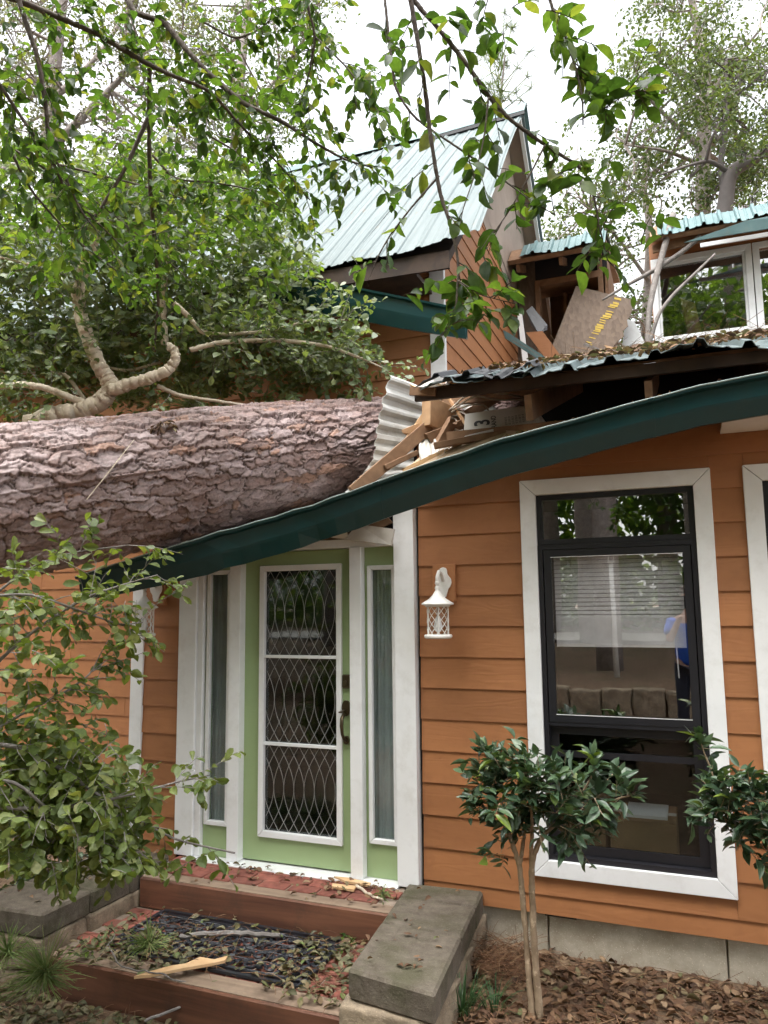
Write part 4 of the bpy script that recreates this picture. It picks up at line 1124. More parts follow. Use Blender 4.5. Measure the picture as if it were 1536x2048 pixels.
board('long_splinter', 'thin dark splintered stick crossing the opening left of the insulation', (850, 905), 4.9, (915, 795), 5.6, 0.02, 0.03, MT['oldwood'], 'splinter')
board('purlin', 'brown purlin running across the opening above the insulation paper', (885, 803), 5.6, (1090, 782), 5.1, 0.04, 0.07, MT['oldwood'], 'purlin')
board('lower_plate', 'reddish plate lying along the gutter under the insulation paper', (868, 892), 4.72, (1012, 866), 4.70, 0.04, 0.04, MT['oldwood'], 'board')
o = MB().prism([aD(800, 948, 4.72), aD(850, 905, 4.85), aD(990, 860, 4.85), aD(1040, 862, 4.6), aD(880, 920, 4.6)], (0, 0.01, -0.02)).build('torn_plywood', wood_mat('stained_plywood', (0.30, 0.19, 0.11), (0.50, 0.38, 0.25), (4, 4, 4), 0.8, 0.35))
tag(o, 'stained torn plywood lying just above the middle of the gutter', 'plywood')
for k_, (p0, p1, d0, d1) in enumerate((((905, 872), (945, 835), 5.0, 5.3), ((770, 935), (835, 905), 4.8, 4.9), ((930, 878), (1010, 858), 4.75, 4.8))):
    board('loose_batten', ('short batten tilted beside the looped cables', 'dark batten at the foot of the crumpled sheet', 'white splintered batten on the torn plywood')[k_], p0, d0, p1, d1, 0.03, 0.035, (MT['oldwood'], MT['oldwood'], MT['white'])[k_], 'batten')
wr = np.random.default_rng(31)
WD = [('jagged splinter standing up at the trunk end', (800, 905), (842, 842), 4.95, 5.0, 0.03, 0.045, 'rawwood'),
      ('broken lath poking left over the crumpled sheet', (815, 862), (880, 835), 4.93, 5.1, 0.018, 0.04, 'rawwood2'),
      ('dark split board under the rafter end', (862, 875), (925, 850), 4.9, 5.05, 0.04, 0.07, 'oldwood'),
      ('thin pale lath lying along the gutter edge', (815, 938), (905, 895), 4.72, 4.76, 0.015, 0.03, 'rawwood'),
      ('short red-brown block beside the cables', (880, 885), (900, 850), 4.88, 4.95, 0.05, 0.06, 'oldwood'),
      ('long thin splinter slanting over the insulation paper', (900, 800), (945, 870), 5.2, 4.9, 0.012, 0.02, 'rawwood2'),
      ('splintered rafter tail high at the torn edge', (872, 772), (960, 762), 5.3, 5.2, 0.03, 0.05, 'oldwood'),
      ('tilted plank end behind the broken rafter', (915, 840), (985, 800), 5.5, 5.6, 0.03, 0.07, 'oldwood'),
      ('chewed board end wedged under the trunk', (735, 955), (800, 915), 4.88, 5.0, 0.03, 0.06, 'rawwood2')]
for lab, p0, p1, d0, d1, w_, h_, mt in WD:
    a_, b_ = aD(*p0, d0), aD(*p1, d1)
    L = np.linalg.norm(b_ - a_); dr_ = (b_ - a_) / L; sd2 = np.cross(dr_, [0, 0, 1.]); sd2 /= np.linalg.norm(sd2); up2 = np.cross(sd2, dr_)
    m = MB(); ring0, ring1 = [], []
    prof_ = [(-1, -1), (0, -1.1), (1, -1), (1.05, 0), (1, 1), (0.2, 1.08), (-1, 1), (-0.97, 0)]
    V = []
    for q_, (i_, j_) in enumerate(prof_): V.append(a_ + sd2 * w_ / 2 * i_ + up2 * h_ / 2 * j_ - dr_ * wr.uniform(0, 0.06))
    for q_, (i_, j_) in enumerate(prof_): V.append(b_ + sd2 * w_ / 2 * i_ + up2 * h_ / 2 * j_ + dr_ * wr.uniform(-0.02, 0.08))
    F_ = [(i_, (i_ + 1) % 8, 8 + (i_ + 1) % 8, 8 + i_) for i_ in range(8)]
    V += [a_, b_]; F_ += [(16, (i_ + 1) % 8, i_) for i_ in range(8)] + [(17, 8 + i_, 8 + (i_ + 1) % 8) for i_ in range(8)]
    tag(MB().add(V, F_).build('splintered_board', MT[mt]), lab, 'board', 'splintered boards in the torn roof')
strip_sheet('folded_roof_sheet', 'small folded pale metal sheet lying on the gutter below the rafter end',
            [aD(842, 925, 4.75), aD(880, 905, 4.74), aD(920, 888, 4.72)], [aD(835, 880, 5.0), aD(875, 868, 5.0), aD(925, 858, 4.98)], MT['paper'], 5, 0.012, 0.02, 7)
strip_sheet('curled_flashing', 'curled strip of pale flashing above the rafter end',
            [aD(845, 778, 5.15), aD(890, 762, 5.2), aD(950, 752, 5.25)], [aD(870, 795, 5.35), aD(915, 778, 5.4), aD(960, 768, 5.4)], MT['galv'], 4, 0.01, 0.03, 3)
# insulation batt with its printed paper face
ins = thing('insulation_batt', 'paper-faced insulation batt with large dark print above the gutter', 'insulation', tuple(aD(1000, 860, 5.0)))
ic = [aD(930, 828, 5.0), aD(1060, 810, 4.92), aD(1090, 852, 4.74), aD(926, 886, 4.80)]
MB().prism(ic, (0.02, 0.08, 0.0)).build('paper_face', MT['paper'], ins)
e1 = ic[1] - ic[0]; e1 /= np.linalg.norm(e1); e2_ = (ic[0] - ic[3]); e2_ -= e1 * (e2_ @ e1); e2_ /= np.linalg.norm(e2_); en = np.cross(e1, e2_)
if en @ c_f > 0: en = -en
def text(body, px, t, size, right, up, mat, par, nm='lettering', bold=0.0):
    cu = bpy.data.curves.new(nm, 'FONT'); cu.body = body; cu.size = size; cu.align_x = 'CENTER'; cu.align_y = 'CENTER'; cu.offset = bold
    o = bpy.data.objects.new(nm, cu); COL.objects.link(o); cu.materials.append(mat)
    n = np.cross(right, up); pos = aD(*px, t)
    Mx = Matrix.Identity(4)
    for i in range(3): Mx[i][0], Mx[i][1], Mx[i][2], Mx[i][3] = right[i], up[i], n[i], pos[i]
    dg = bpy.context.evaluated_depsgraph_get()
    me = bpy.data.meshes.new_from_object(o.evaluated_get(dg)); me.transform(Mx)
    bpy.data.objects.remove(o)
    return link(nm, me, mat, par)
def on_plane(px, py, p0, n, lift=0.004):
    d_ = ray(px, py); t = ((p0 - CAM) @ n) / (d_ @ n); P_ = CAM + d_ * t - d_ / np.linalg.norm(d_) * lift
    return (P_ - CAM) @ c_f
for body, px, sz, bd in (('13', (966, 852), 0.14, 0.003), ('R', (948, 866), 0.06, 0.002), ('BRAND', (988, 846), 0.045, 0.001)):
    text(body, px, on_plane(*px, ic[0], np.cross(e1, e2_), 0.006), sz, e2_, -e1, MT['ink'], ins, 'lettering', bd)
for i in range(7):
    px = (1012 + i * 7, 842 - i * 1.2)
    text('lll ll lllll lll', px, on_plane(*px, ic[0], np.cross(e1, e2_), 0.006), 0.022, e2_, -e1, MT['ink'], ins, 'small_print')
# cables
crg = np.random.default_rng(4)
cabs = [[(878, 838), (905, 815), (930, 790), (1000, 785), (1050, 795)], [(880, 842), (910, 835), (922, 860), (925, 888)], [(884, 836), (918, 830), (936, 862), (935, 890)], [(882, 834), (926, 822), (945, 850), (942, 890)],
        [(890, 830), (940, 808), (975, 810), (985, 850), (975, 885)], [(900, 822), (950, 790), (990, 800), (1060, 800)], [(1065, 818), (1075, 840), (1055, 870), (1000, 872)]]
CABL = ['cable running highest to the right under the torn roof edge', 'leftmost cable dropping beside the broken rafter end', 'second cable from the broken rafter end, dropping straight down', 'third cable from the rafter end, dropping beside the printed paper', 'looped cable hanging over the printed insulation paper', 'cable running right just under the purlin', 'short cable curling at the right end of the printed paper']
for i, c in enumerate(cabs):
    P_ = np.array([aD(x, y, 4.95 + 0.25 * crg.random()) for x, y in c])
    tt = np.linspace(0, 1, 24); k = np.linspace(0, 1, len(P_))
    Pi = np.stack([np.interp(tt, k, P_[:, j]) for j in range(3)], 1)
    for _ in range(4): Pi[1:-1] = (Pi[:-2] + 2 * Pi[1:-1] + Pi[2:]) / 4
    tag(MB().tube(Pi, 0.0065, 6).build('cable', MT['wire'], smooth=True), CABL[i], 'cable', 'cables spilling from the torn roof')

# ---- in front of the dormer opening
def flat(name, label, cat, pxs, y, mat, th=0.018, dy=None):
    P_ = [aY(px, py, y + (dy[i] if dy else 0)) for i, (px, py) in enumerate(pxs)]
    o = MB().prism(P_, (0, th, 0)).build(name, mat)
    return tag(o, label, cat)
ob = thing('chipboard_sheet', 'torn brown chipboard sheet with yellow stencil marks leaning in the dormer gap', 'chipboard', tuple(aY(1140, 720, 4.9)))
oq = [(1152, 572), (1268, 600), (1262, 628), (1254, 640), (1256, 652), (1246, 662), (1248, 672), (1228, 690), (1216, 722), (1112, 726), (1106, 688)]
nrm_y = lambda px, py: 4.75 + (720 - py) / 150 * 0.35
MB().prism([aY(x, y, nrm_y(x, y)) for x, y in oq], (0, 0.015, 0)).build('sheet', MT['osb'], ob)
srg = random.Random(3)
for i in range(22):                      # the illegible yellow stencil, a slanting column of strokes
    t = i / 21
    cx, cy = 1237 - 62 * t + srg.uniform(-2, 2), 597 + 92 * t
    wd = srg.uniform(10, 17)
    if srg.random() < 0.12: continue
    for sgn in ((0,) if srg.random() < 0.6 else (0, 1)):
        yy_ = cy + sgn * 2
        q4 = [(cx - wd / 2, yy_ - 2.6), (cx + wd / 2, yy_ + 0.4), (cx + wd / 2 - 1, yy_ + 2.2), (cx - wd / 2 - 1, yy_ - 0.8)]
        MB().prism([aY(a, b, nrm_y(a, b) - 0.006 - 0.002 * sgn) for a, b in q4], (0, 0.001, 0)).build('stencil_mark', MT['yellow'], ob)
for cx, cy in ((1196, 706), (1188, 712), (1200, 714)):
    MB().prism([aY(cx + 7 * math.cos(a) * srg.uniform(.6, 1), cy + 5 * math.sin(a) * srg.uniform(.6, 1), nrm_y(cx, cy) - 0.008 - 0.001 * (cx % 3)) for a in np.linspace(0, 2 * PI, 9)[:-1]], (0, 0.001, 0)).build('stencil_mark', MT['yellow'], ob)
flat('roofing_felt', 'crumpled black roofing felt hanging at the dormer opening', 'roofing felt', [(1052, 622), (1064, 612), (1095, 650), (1094, 660), (1078, 668), (1062, 650)], 4.7, MT['tarp'], 0.03, [0.1, 0.15, 0, -0.1, -0.12, 0])
flat('loose_siding_board', 'loose orange siding board leaning below the black felt', 'board', [(1052, 665), (1085, 662), (1132, 726), (1098, 726)], 4.55, MT['siding'], 0.02)
flat('loose_white_strip', 'white perforated strip standing beside the orange gable wall', 'strip', [(1034, 622), (1043, 625), (1058, 735), (1047, 738)], 4.5, MT['white'], 0.03)
flat('loose_teal_trim', 'teal metal trim piece lying across the dormer corner', 'trim', [(1006, 660), (1018, 666), (1112, 728), (1098, 732), (1010, 676)], 4.1, MT['roof2'], 0.02)
flat('white_panel', 'white sheet standing behind the chipboard near the grey branch', 'sheet', [(1252, 636), (1270, 645), (1292, 690), (1282, 702), (1244, 690)], 5.2, MT['white'], 0.02)
flat('orange_splinter', 'split orange board lying at the foot of the chipboard', 'board', [(1208, 690), (1270, 704), (1262, 712), (1232, 712)], 4.4, MT['rawwood2'], 0.03)
board('leaning_stick', 'thin bare stick lying across the foot of the chipboard', (1168, 688), 8.9, (1232, 712), 8.7, 0.02, 0.03, MT['greywood'], 'stick', bev=0)
def stick(name, label, pts, t0, t1, r, mat, cat='branch', n=7):
    P_ = np.array([aD(x, y, t0 + (t1 - t0) * i / (len(pts) - 1)) for i, (x, y) in enumerate(pts)])
    tt = np.linspace(0, 1, 4 * len(P_)); k = np.linspace(0, 1, len(P_))
    Pi = np.stack([np.interp(tt, k, P_[:, j]) for j in range(3)], 1)
    for _ in range(2): Pi[1:-1] = (Pi[:-2] + 2 * Pi[1:-1] + Pi[2:]) / 4
    o = MB().tube(Pi, r, n).build(name, mat, None, smooth=True)
    return tag(o, label, cat)
stick('stripped_branch', 'thick grey stripped branch leaning on the roof left of the upper window', [(1347, 428), (1330, 490), (1310, 560), (1298, 620), (1293, 705)], 9.4, 8.9, [0.040, 0.038, 0.030], MT['greywood'])
stick('bent_branch', 'thin bent pale branch arching in front of the upper window', [(1430, 508), (1392, 545), (1345, 590), (1315, 630), (1296, 700)], 8.8, 8.7, [0.012, 0.02, 0.024], MT['greywood'])
stick('fallen_branch', 'grey branch stretching from the wing eave towards the dormer gap', [(1400, 472), (1370, 500), (1310, 540), (1250, 572), (1205, 600)], 9.2, 9.3, [0.03, 0.03, 0.012], MT['greywood'])

# ================================================================== LANTERNS
def lantern(label, wall_x, z, y=-0.016, tilt=0):
    t = thing('wall_lantern', label, 'lantern', (wall_x, y, z), 'white lanterns beside the door')
    Lw = MT['lampwhite']
    MB().box(wall_x - 0.075, wall_x + 0.075, y - 0.022, y + 0.01, z - 0.10, z + 0.135).build('mounting_block', MT['siding'], t, bevel=0.002)
    yb = y - 0.022
    prof = [(0.0, 0.115), (0.018, 0.11), (0.026, 0.095), (0.026, 0.075), (0.034, 0.060), (0.050, 0.042), (0.054, 0.018), (0.046, -0.005), (0.032, -0.022), (0.026, -0.045), (0.020, -0.068), (0.0, -0.078)]
    ring = [(wall_x + a, yb, z + b) for a, b in prof] + [(wall_x - a, yb, z + b) for a, b in reversed(prof[1:-1])]
    MB().prism(ring, (0, -0.014, 0)).build('backplate', Lw, t, bevel=0.003)
    cy = yb - 0.135
    arm = [(wall_x, yb - 0.01, z + 0.03), (wall_x, yb - 0.05, z + 0.075), (wall_x, yb - 0.10, z + 0.085), (wall_x, cy, z + 0.05), (wall_x, cy, z + 0.0)]
    MB().tube(arm, 0.011, 8).build('arm', Lw, t, smooth=True)
    c = (wall_x, cy, z - 0.115)
    MB().lathe([(0.0, 0.145), (0.012, 0.14), (0.015, 0.125), (0.008, 0.115), (0.014, 0.105), (0.016, 0.095), (0.012, 0.085), (0.018, 0.075), (0.030, 0.055), (0.055, 0.030), (0.098, 0.004), (0.100, -0.004), (0.078, -0.010), (0.074, -0.018), (0.0, -0.018)], 24, c).build('roof', Lw, t, smooth=True)
    zc0, zc1 = z - 0.133, z - 0.300
    MB().lathe([(0.0, 0.0), (0.080, 0.0), (0.086, -0.006), (0.086, -0.016), (0.078, -0.024), (0.0, -0.026)], 24, (wall_x, cy, zc1)).build('base', Lw, t, smooth=False)
    cage = MB(); R0 = 0.066
    for k in range(6):
        a = 2 * PI * k / 6 + 0.9
        cage.tube([(wall_x + R0 * 1.06 * math.cos(a), cy + R0 * 1.06 * math.sin(a), zc0), (wall_x + R0 * 1.06 * math.cos(a), cy + R0 * 1.06 * math.sin(a), zc1)], 0.0035, 5)
    for fam in (1, -1):
        for k in range(10):
            a0 = 2 * PI * k / 10
            cage.tube([(wall_x + R0 * math.cos(a0 + fam * 2.0 * s), cy + R0 * math.sin(a0 + fam * 2.0 * s), zc0 + (zc1 - zc0) * s) for s in np.linspace(0, 1, 12)], 0.0018, 4)
    cage.build('cage', Lw, t, kind='stuff')
    MB().lathe([(0.060, 0), (0.060, zc1 - zc0 + 0.004)], 20, (wall_x, cy, zc0)).build('glass_cylinder', MT['glass_lamp'], t, smooth=True)
    MB().lathe([(0.0, 0.0), (0.018, 0.01), (0.028, 0.04), (0.020, 0.07), (0.012, 0.10), (0.0, 0.10)], 12, (wall_x, cy, zc1 + 0.01)).build('bulb', MT['white'], t, smooth=True)
    return t
MT['glass_lamp'] = glass_mat('lantern_glass', 0.03, (0.95, 0.95, 0.95))
lc = aY(876, 1230, -0.17)
lantern('white caged wall lantern on the orange siding right of the door', lc[0] - 0.0, 1.80)
lantern('white caged wall lantern half hidden by leaves left of the door', -1.16, 1.80)

# ================================================================== BOXES SEEN IN THE WINDOW
def carton(label, x0, x1, y0, y1, z0, z1, lid=False):
    t = thing('cardboard_box', label, 'box', ((x0 + x1) / 2, (y0 + y1) / 2, z0), 'cartons behind the window')
    MB().box(x0, x1, y0, y1, z0, z1).build('carton', MT['cardboard'], t, bevel=0.004)
    MB().box(x0 + 0.001, x1 - 0.001, (y0 + y1) / 2 - 0.03, (y0 + y1) / 2 + 0.03, z1, z1 + 0.002).build('tape', MT['paper'], t)
    if lid: MB().box(x0 + 0.09, x1 - 0.05, y0 + 0.06, y1 - 0.06, z1 + 0.003, z1 + 0.02).build('sheet', MT['white'], t)
    return t
carton('flat cardboard box with a white sheet on top, inside the window', 1.98, 2.36, 0.30, 0.72, -0.08, 0.38, True)
carton('cardboard box left of the white-topped one, inside the window', 1.62, 1.95, 0.32, 0.70, -0.08, 0.44)

# ================================================================== FOLIAGE TOOLKIT
LEAF_T = {}
def leaf_template(kind):
    """unit leaf along +x (length 1), normal +z"""
    st = {'obovate': [(0.0, 0.02), (0.30, 0.17), (0.62, 0.27), (0.86, 0.20), (1.0, 0.0)],
          'oval': [(0.0, 0.02), (0.25, 0.20), (0.52, 0.25), (0.80, 0.16), (1.0, 0.0)],
          'lance': [(0.0, 0.015), (0.25, 0.13), (0.50, 0.17), (0.78, 0.10), (1.0, 0.0)]}[kind]
    v = [(0, 0, 0)]
    for x, w in st[1:-1]:
        zc = -0.16 * (x - 0.3) ** 2
        v += [(x, w, zc + 0.35 * w), (x, 0, zc), (x, -w, zc + 0.35 * w)]
    v.append((1, 0, -0.16 * 0.49))
    tri = [(0, 2, 1), (0, 3, 2), (7, 8, 10), (8, 9, 10)]
    quad = [(1, 2, 5, 4), (2, 3, 6, 5), (4, 5, 8, 7), (5, 6, 9, 8)]
    return np.array(v, float), np.array(tri), np.array(quad)
for k in ('obovate', 'oval', 'lance'): LEAF_T[k] = leaf_template(k)
def frames(d, n):
    d = d / (np.linalg.norm(d, axis=1)[:, None] + 1e-9)
    n = n - d * (n * d).sum(1)[:, None]
    n = n / (np.linalg.norm(n, axis=1)[:, None] + 1e-9)
    s = np.cross(n, d)
    return d, s, n
def leaf_mass(name, P, D, N, size, kind, mat, parent=None, kindtag='stuff', wid=1.0, lod=False):
    V0, T0, Q0 = LEAF_T[kind]
    if lod:
        V0 = V0[[0, 4, 6, 10]]; T0 = np.array([(0, 2, 1)]); Q0 = None
        V0 = np.array([(0, 0, 0), (0.5, 0.25, 0.06), (0.5, -0.25, 0.06), (1, 0, -0.05)]); T0 = np.array([(0, 2, 1), (1, 2, 3)])
    d, s, n = frames(D, N)
    sz = np.asarray(size)[:, None, None]
    rv_ = np.random.default_rng(len(P)); wv = rv_.uniform(0.78, 1.18, (len(P), 1, 1)); cv = rv_.uniform(-0.6, 3.2, (len(P), 1, 1))
    V = P[:, None, :] + sz * (V0[None, :, 0:1] * d[:, None, :] + wid * wv * V0[None, :, 1:2] * s[:, None, :] + cv * V0[None, :, 2:3] * n[:, None, :])
    k = len(V0); off = (np.arange(len(P)) * k)[:, None, None]
    F = [(T0[None] + off).reshape(-1, 3)]
    if Q0 is not None: F.append((Q0[None] + off).reshape(-1, 4))
    me = npmesh(name, V.reshape(-1, 3), F, not lod)
    return link(name, me, mat, parent, kindtag)
LEAFME = {}
def leaf_objects(P, D, N, size, kind, mat, parent, wid=1.0, nm='leaf'):
    key = (kind, mat.name, wid)
    if key not in LEAFME:
        V0, T0, Q0 = LEAF_T[kind]
        V1 = V0.copy(); V1[:, 1] *= wid
        me = npmesh('leaf', V1, [T0, Q0]); me.materials.append(mat); LEAFME[key] = me
    me = LEAFME[key]
    d, s, n = frames(D, N)
    pinv = Matrix.Translation(-Vector(WLOC.get(parent.name, (0, 0, 0))))
    for i in range(len(P)):
        o = bpy.data.objects.new(nm, me); COL.objects.link(o)
        o.parent = parent; o.matrix_parent_inverse = pinv
        z = float(size[i]); zy = z * random.uniform(0.78, 1.18); zn = z * random.uniform(0.2, 3.0)
        o.matrix_basis = Matrix(((d[i][0] * z, s[i][0] * zy, n[i][0] * zn, P[i][0]), (d[i][1] * z, s[i][1] * zy, n[i][1] * zn, P[i][1]), (d[i][2] * z, s[i][2] * zy, n[i][2] * zn, P[i][2]), (0, 0, 0, 1)))
def smooth_poly(P, sub=5, it=2):
    P = np.asarray(P, float); tt = np.linspace(0, 1, sub * (len(P) - 1) + 1); k = np.linspace(0, 1, len(P))
    Q_ = np.stack([np.interp(tt, k, P[:, j]) for j in range(3)], 1)
    for _ in range(it): Q_[1:-1] = (Q_[:-2] + 2 * Q_[1:-1] + Q_[2:]) / 4
    return Q_
def pxline(pts, depth):
    n = len(pts)
    if np.ndim(depth) == 0: depth = [depth] * n
    dd_ = np.interp(np.linspace(0, 1, n), np.linspace(0, 1, len(depth)), depth)
    return smooth_poly([aD(x, y, t) for (x, y), t in zip(pts, dd_)])
class Plant:
    """branches + leaves of one plant; leaves alternate along random twigs"""
    def __init__(s, seed): s.r = np.random.default_rng(seed); s.stems = []; s.tw = MB(); s.P = []; s.D = []; s.N = []; s.S = []; s.up = None
    def stem(s, pts, rad, sides=7): s.stems.append((np.asarray(pts), rad, sides)); return np.asarray(pts)
    def twig(s, a, d, L, r0, nleaf, lsize, droop=0.3, up=None, wig=0.25):
        r = s.r; d = np.asarray(d, float); d = d / np.linalg.norm(d)
        pts = [np.asarray(a, float)]; n = 5
        for i in range(n):
            d = d + r.normal(0, wig, 3) * 0.35 + np.array([0, 0, -droop]) / n
            d /= np.linalg.norm(d)
            pts.append(pts[-1] + d * L / n)
        pts = np.array(pts)
        s.tw.tube(pts, [r0, r0 * 0.45], 3, False)
        for k in range(nleaf):
            t = 0.12 + 0.88 * (k + r.random() * 0.6) / nleaf
            t = min(t, 0.999) * n; i = int(t); p = pts[i] + (pts[i + 1] - pts[i]) * (t - i)
            ax = pts[i + 1] - pts[i]; ax /= np.linalg.norm(ax)
            sd_ = np.cross(ax, [0, 0, 1.]) + r.normal(0, 0.25, 3); sd_ /= np.linalg.norm(sd_) + 1e-9
            sg = 1 if k % 2 else -1
            dr = ax * 0.55 + sd_ * sg * 0.8 + r.normal(0, 0.22, 3) + np.array([0, 0, -droop * 0.7])
            up_ = up if up is not None else s.up
            nn = np.array([0, 0, 1.0]) + r.normal(0, 0.42, 3) if up_ is None else np.asarray(up_) + r.normal(0, 0.5, 3)
            s.P.append(p); s.D.append(dr); s.N.append(nn); s.S.append(lsize * r.uniform(0.45, 1.3))
        return pts
    def along(s, pts, ntw, L, nleaf, lsize, droop=0.4, r0=0.0022, t0=0.1, spread=1.0, bias=(0, 0, 0), second=0):
        pts = np.asarray(pts)
        for k in range(ntw):
            t = (t0 + (1 - t0) * (k + s.r.random()) / ntw) * (len(pts) - 1); i = min(int(t), len(pts) - 2)
            p = pts[i] + (pts[i + 1] - pts[i]) * (t - i); ax = pts[i + 1] - pts[i]; ax /= np.linalg.norm(ax)
            dr = ax * 0.7 + s.r.normal(0, 0.6 * spread, 3) + np.asarray(bias)
            tw = s.twig(p, dr, L * s.r.uniform(0.5, 1.25), r0, nleaf, lsize, droop)
            for _ in range(second):
                j = s.r.integers(1, 5); s.twig(tw[j], (tw[j] - tw[j - 1]) / np.linalg.norm(tw[j] - tw[j - 1]) + s.r.normal(0, 0.6, 3), L * 0.5, r0 * 0.7, max(3, nleaf // 2), lsize, droop)
    def clump(s, c, rad, ntw, L, nleaf, lsize, droop=0.2, r0=0.002, axes=None):
        c = np.asarray(c); rad = np.broadcast_to(np.asarray(rad, float), (3,))
        B = np.array([c_r, c_u, c_f]) if axes is None else axes
        for k in range(ntw):
            q_ = s.r.normal(0, 1, 3); q_ = q_ / np.linalg.norm(q_) * s.r.random() ** 0.4
            p = c + (q_ * rad) @ B
            s.twig(p, (q_ * rad) @ B + s.r.normal(0, 0.2, 3) + 1e-3, L * s.r.uniform(0.6, 1.2), r0, nleaf, lsize, droop)
    def build(s, name, label, cat, base, leafkind, leafmat, barkmat, single=0, group=None, stem_name='branch', wid=1.0, lod=False, twigmat=None):
        t = thing(name, label, cat, tuple(base), group)
        for pts, rad, sides in s.stems:
            kk = len(pts); rr0 = np.interp(np.linspace(0, 1, kk), np.linspace(0, 1, len(rad)), rad)
            p2 = np.stack([np.interp(np.linspace(0, kk - 1, 3 * kk), np.arange(kk), pts[:, j]) for j in range(3)], 1); r2 = np.interp(np.linspace(0, kk - 1, 3 * kk), np.arange(kk), rr0)
            r2 = r2 * (1 + s.r.normal(0, 0.055, len(r2))); p2[1:-1] += s.r.normal(0, 1, (len(p2) - 2, 3)) * r2[1:-1, None] * 0.07
            MB().tube(p2, r2, sides).build(stem_name, barkmat, t, smooth=True)
        if s.tw.v: s.tw.build('twigs', twigmat or barkmat, t, kind='stuff')
        P, D, N, S = np.array(s.P), np.array(s.D), np.array(s.N), np.array(s.S)
        if len(P) == 0: return t
        if single:
            x, y, dep = proj(P)
            sc = S / np.maximum(dep, 0.1) * ((x > -10) & (x < 1546) & (y > -10) & (y < 2058) & (dep > 0))
            o = np.argsort(-sc); a = o[:single]; b = o[single:]
            leaf_objects(P[a], D[a], N[a], S[a], leafkind, leafmat, t, wid)
            P, D, N, S = P[b], D[b], N[b], S[b]
        if len(P): leaf_mass('foliage', P, D, N, S, leafkind, leafmat, t, 'stuff', wid, lod)
        return t

# ================================================================== OVERHANGING BRANCHES
# centre: twigs hanging close to the viewer
pl = Plant(101)
DC = 2.15
S1 = pl.stem(pxline([(805, -120), (818, -20), (835, 80), (848, 160), (862, 280), (880, 390), (905, 460), (918, 530), (912, 620), (905, 650)], [2.2, DC, 2.05]), [0.0075, 0.006, 0.0022])
S2 = pl.stem(pxline([(790, -60), (830, 5), (880, 60), (935, 130), (975, 190), (1020, 240), (1090, 290), (1170, 340), (1190, 400), (1200, 460), (1215, 520)], [2.3, 2.2, 2.1]), [0.0075, 0.006, 0.0016])
S3 = pl.stem(pxline([(1085, -60), (1105, 20), (1130, 70), (1150, 130), (1165, 190), (1166, 250)], [2.25, 2.15]), [0.005, 0.004, 0.002])
S4 = pl.stem(pxline([(762, -60), (770, 0), (778, 80), (790, 180), (830, 238), (930, 305), (1010, 362), (1060, 400), (1110, 430)], [2.5, 2.4, 2.2]), [0.005, 0.004, 0.0014])
S5 = pl.stem(pxline([(878, 352), (825, 412), (780, 470), (752, 520), (738, 560)], [DC, 2.1]), [0.0035, 0.0025, 0.001], 5)
S6 = pl.stem(pxline([(977, 195), (968, 280), (950, 350), (925, 420), (918, 470)], [2.15, 2.1]), [0.003, 0.002, 0.001], 5)
S7 = pl.stem(pxline([(1090, 290), (1060, 350), (1020, 420), (985, 470), (960, 520)], [2.1, 2.1]), [0.003, 0.002, 0.001], 5)
S8 = pl.stem(pxline([(1160, 240), (1210, 215), (1250, 190), (1285, 175)], [2.15, 2.1]), [0.002, 0.001], 5)
S9 = pl.stem(pxline([(915, 560), (960, 590), (1000, 600), (1040, 610)], [2.05, 2.0]), [0.002, 0.001], 5)
LS_ = 0.063
pl.along(S1, 12, 0.13, 5, LS_, 0.5, bias=c_r * 0.1)
pl.along(S2, 16, 0.14, 5, LS_, 0.5)
pl.along(S3, 13, 0.15, 5, LS_, 0.4, bias=c_r * 0.35)
pl.along(S4, 12, 0.13, 4, LS_, 0.5)
pl.along(S5, 3, 0.08, 4, LS_, 0.6)
pl.along(S6, 3, 0.08, 3, LS_, 0.6)
pl.along(S7, 5, 0.10, 4, LS_, 0.6)
pl.along(S8, 7, 0.10, 5, LS_, 0.4)
pl.along(S9, 6, 0.08, 5, LS_, 0.6)
pl.along(S1[-12:], 6, 0.09, 5, LS_ * 0.95, 0.7)
for c, k in (((1160, 520), 2), ((1130, 390), 2), ((1250, 150), 4), ((1215, 330), 2), ((1195, 480), 3), ((1290, 460), 2), ((870, 560), 2), ((760, 580), 1), ((980, 630), 3), ((940, 40), 4), ((1010, 20), 4), ((1110, 60), 3), ((880, 120), 1), ((1180, 40), 2), ((980, 300), 2)):
    pl.clump(aD(*c, 2.15), (0.07, 0.06, 0.10), k, 0.08, 4, LS_, 0.5)
pl.build('hanging_branch', 'big-leaved green branch hanging down in front of the teal roof', 'branch', aD(805, -120, 2.2), 'oval', MT['leaf_near'], MT['twig'], 300, wid=1.08)

# left: thicker mass of overhanging boughs, a little farther off
pl = Plant(202)
L1 = pl.stem(pxline([(240, -40), (265, 25), (330, 45), (365, 90), (420, 150), (490, 210), (560, 240), (620, 280), (690, 320), (745, 335)], [3.6, 3.4, 3.2]), [0.016, 0.012, 0.003])
L2 = pl.stem(pxline([(20, -60), (50, 40), (75, 110), (90, 200), (100, 310), (130, 380), (190, 440), (250, 500)], [2.9, 2.9, 3.1]), [0.011, 0.008, 0.002])
L3 = pl.stem(pxline([(-60, 80), (0, 170), (60, 260), (120, 330), (160, 420), (200, 470)], [2.8, 2.9]), [0.008, 0.006, 0.002])
L4 = pl.stem(pxline([(-20, -20), (60, 10), (130, 40), (200, 70), (280, 120), (340, 150), (420, 180), (480, 250), (560, 330), (620, 400)], [3.2, 3.2, 3.5]), [0.014, 0.010, 0.003])
L5 = pl.stem(pxline([(585, -60), (612, 0), (632, 75), (618, 150), (600, 210)], [2.9, 3.0]), [0.007, 0.005, 0.002])
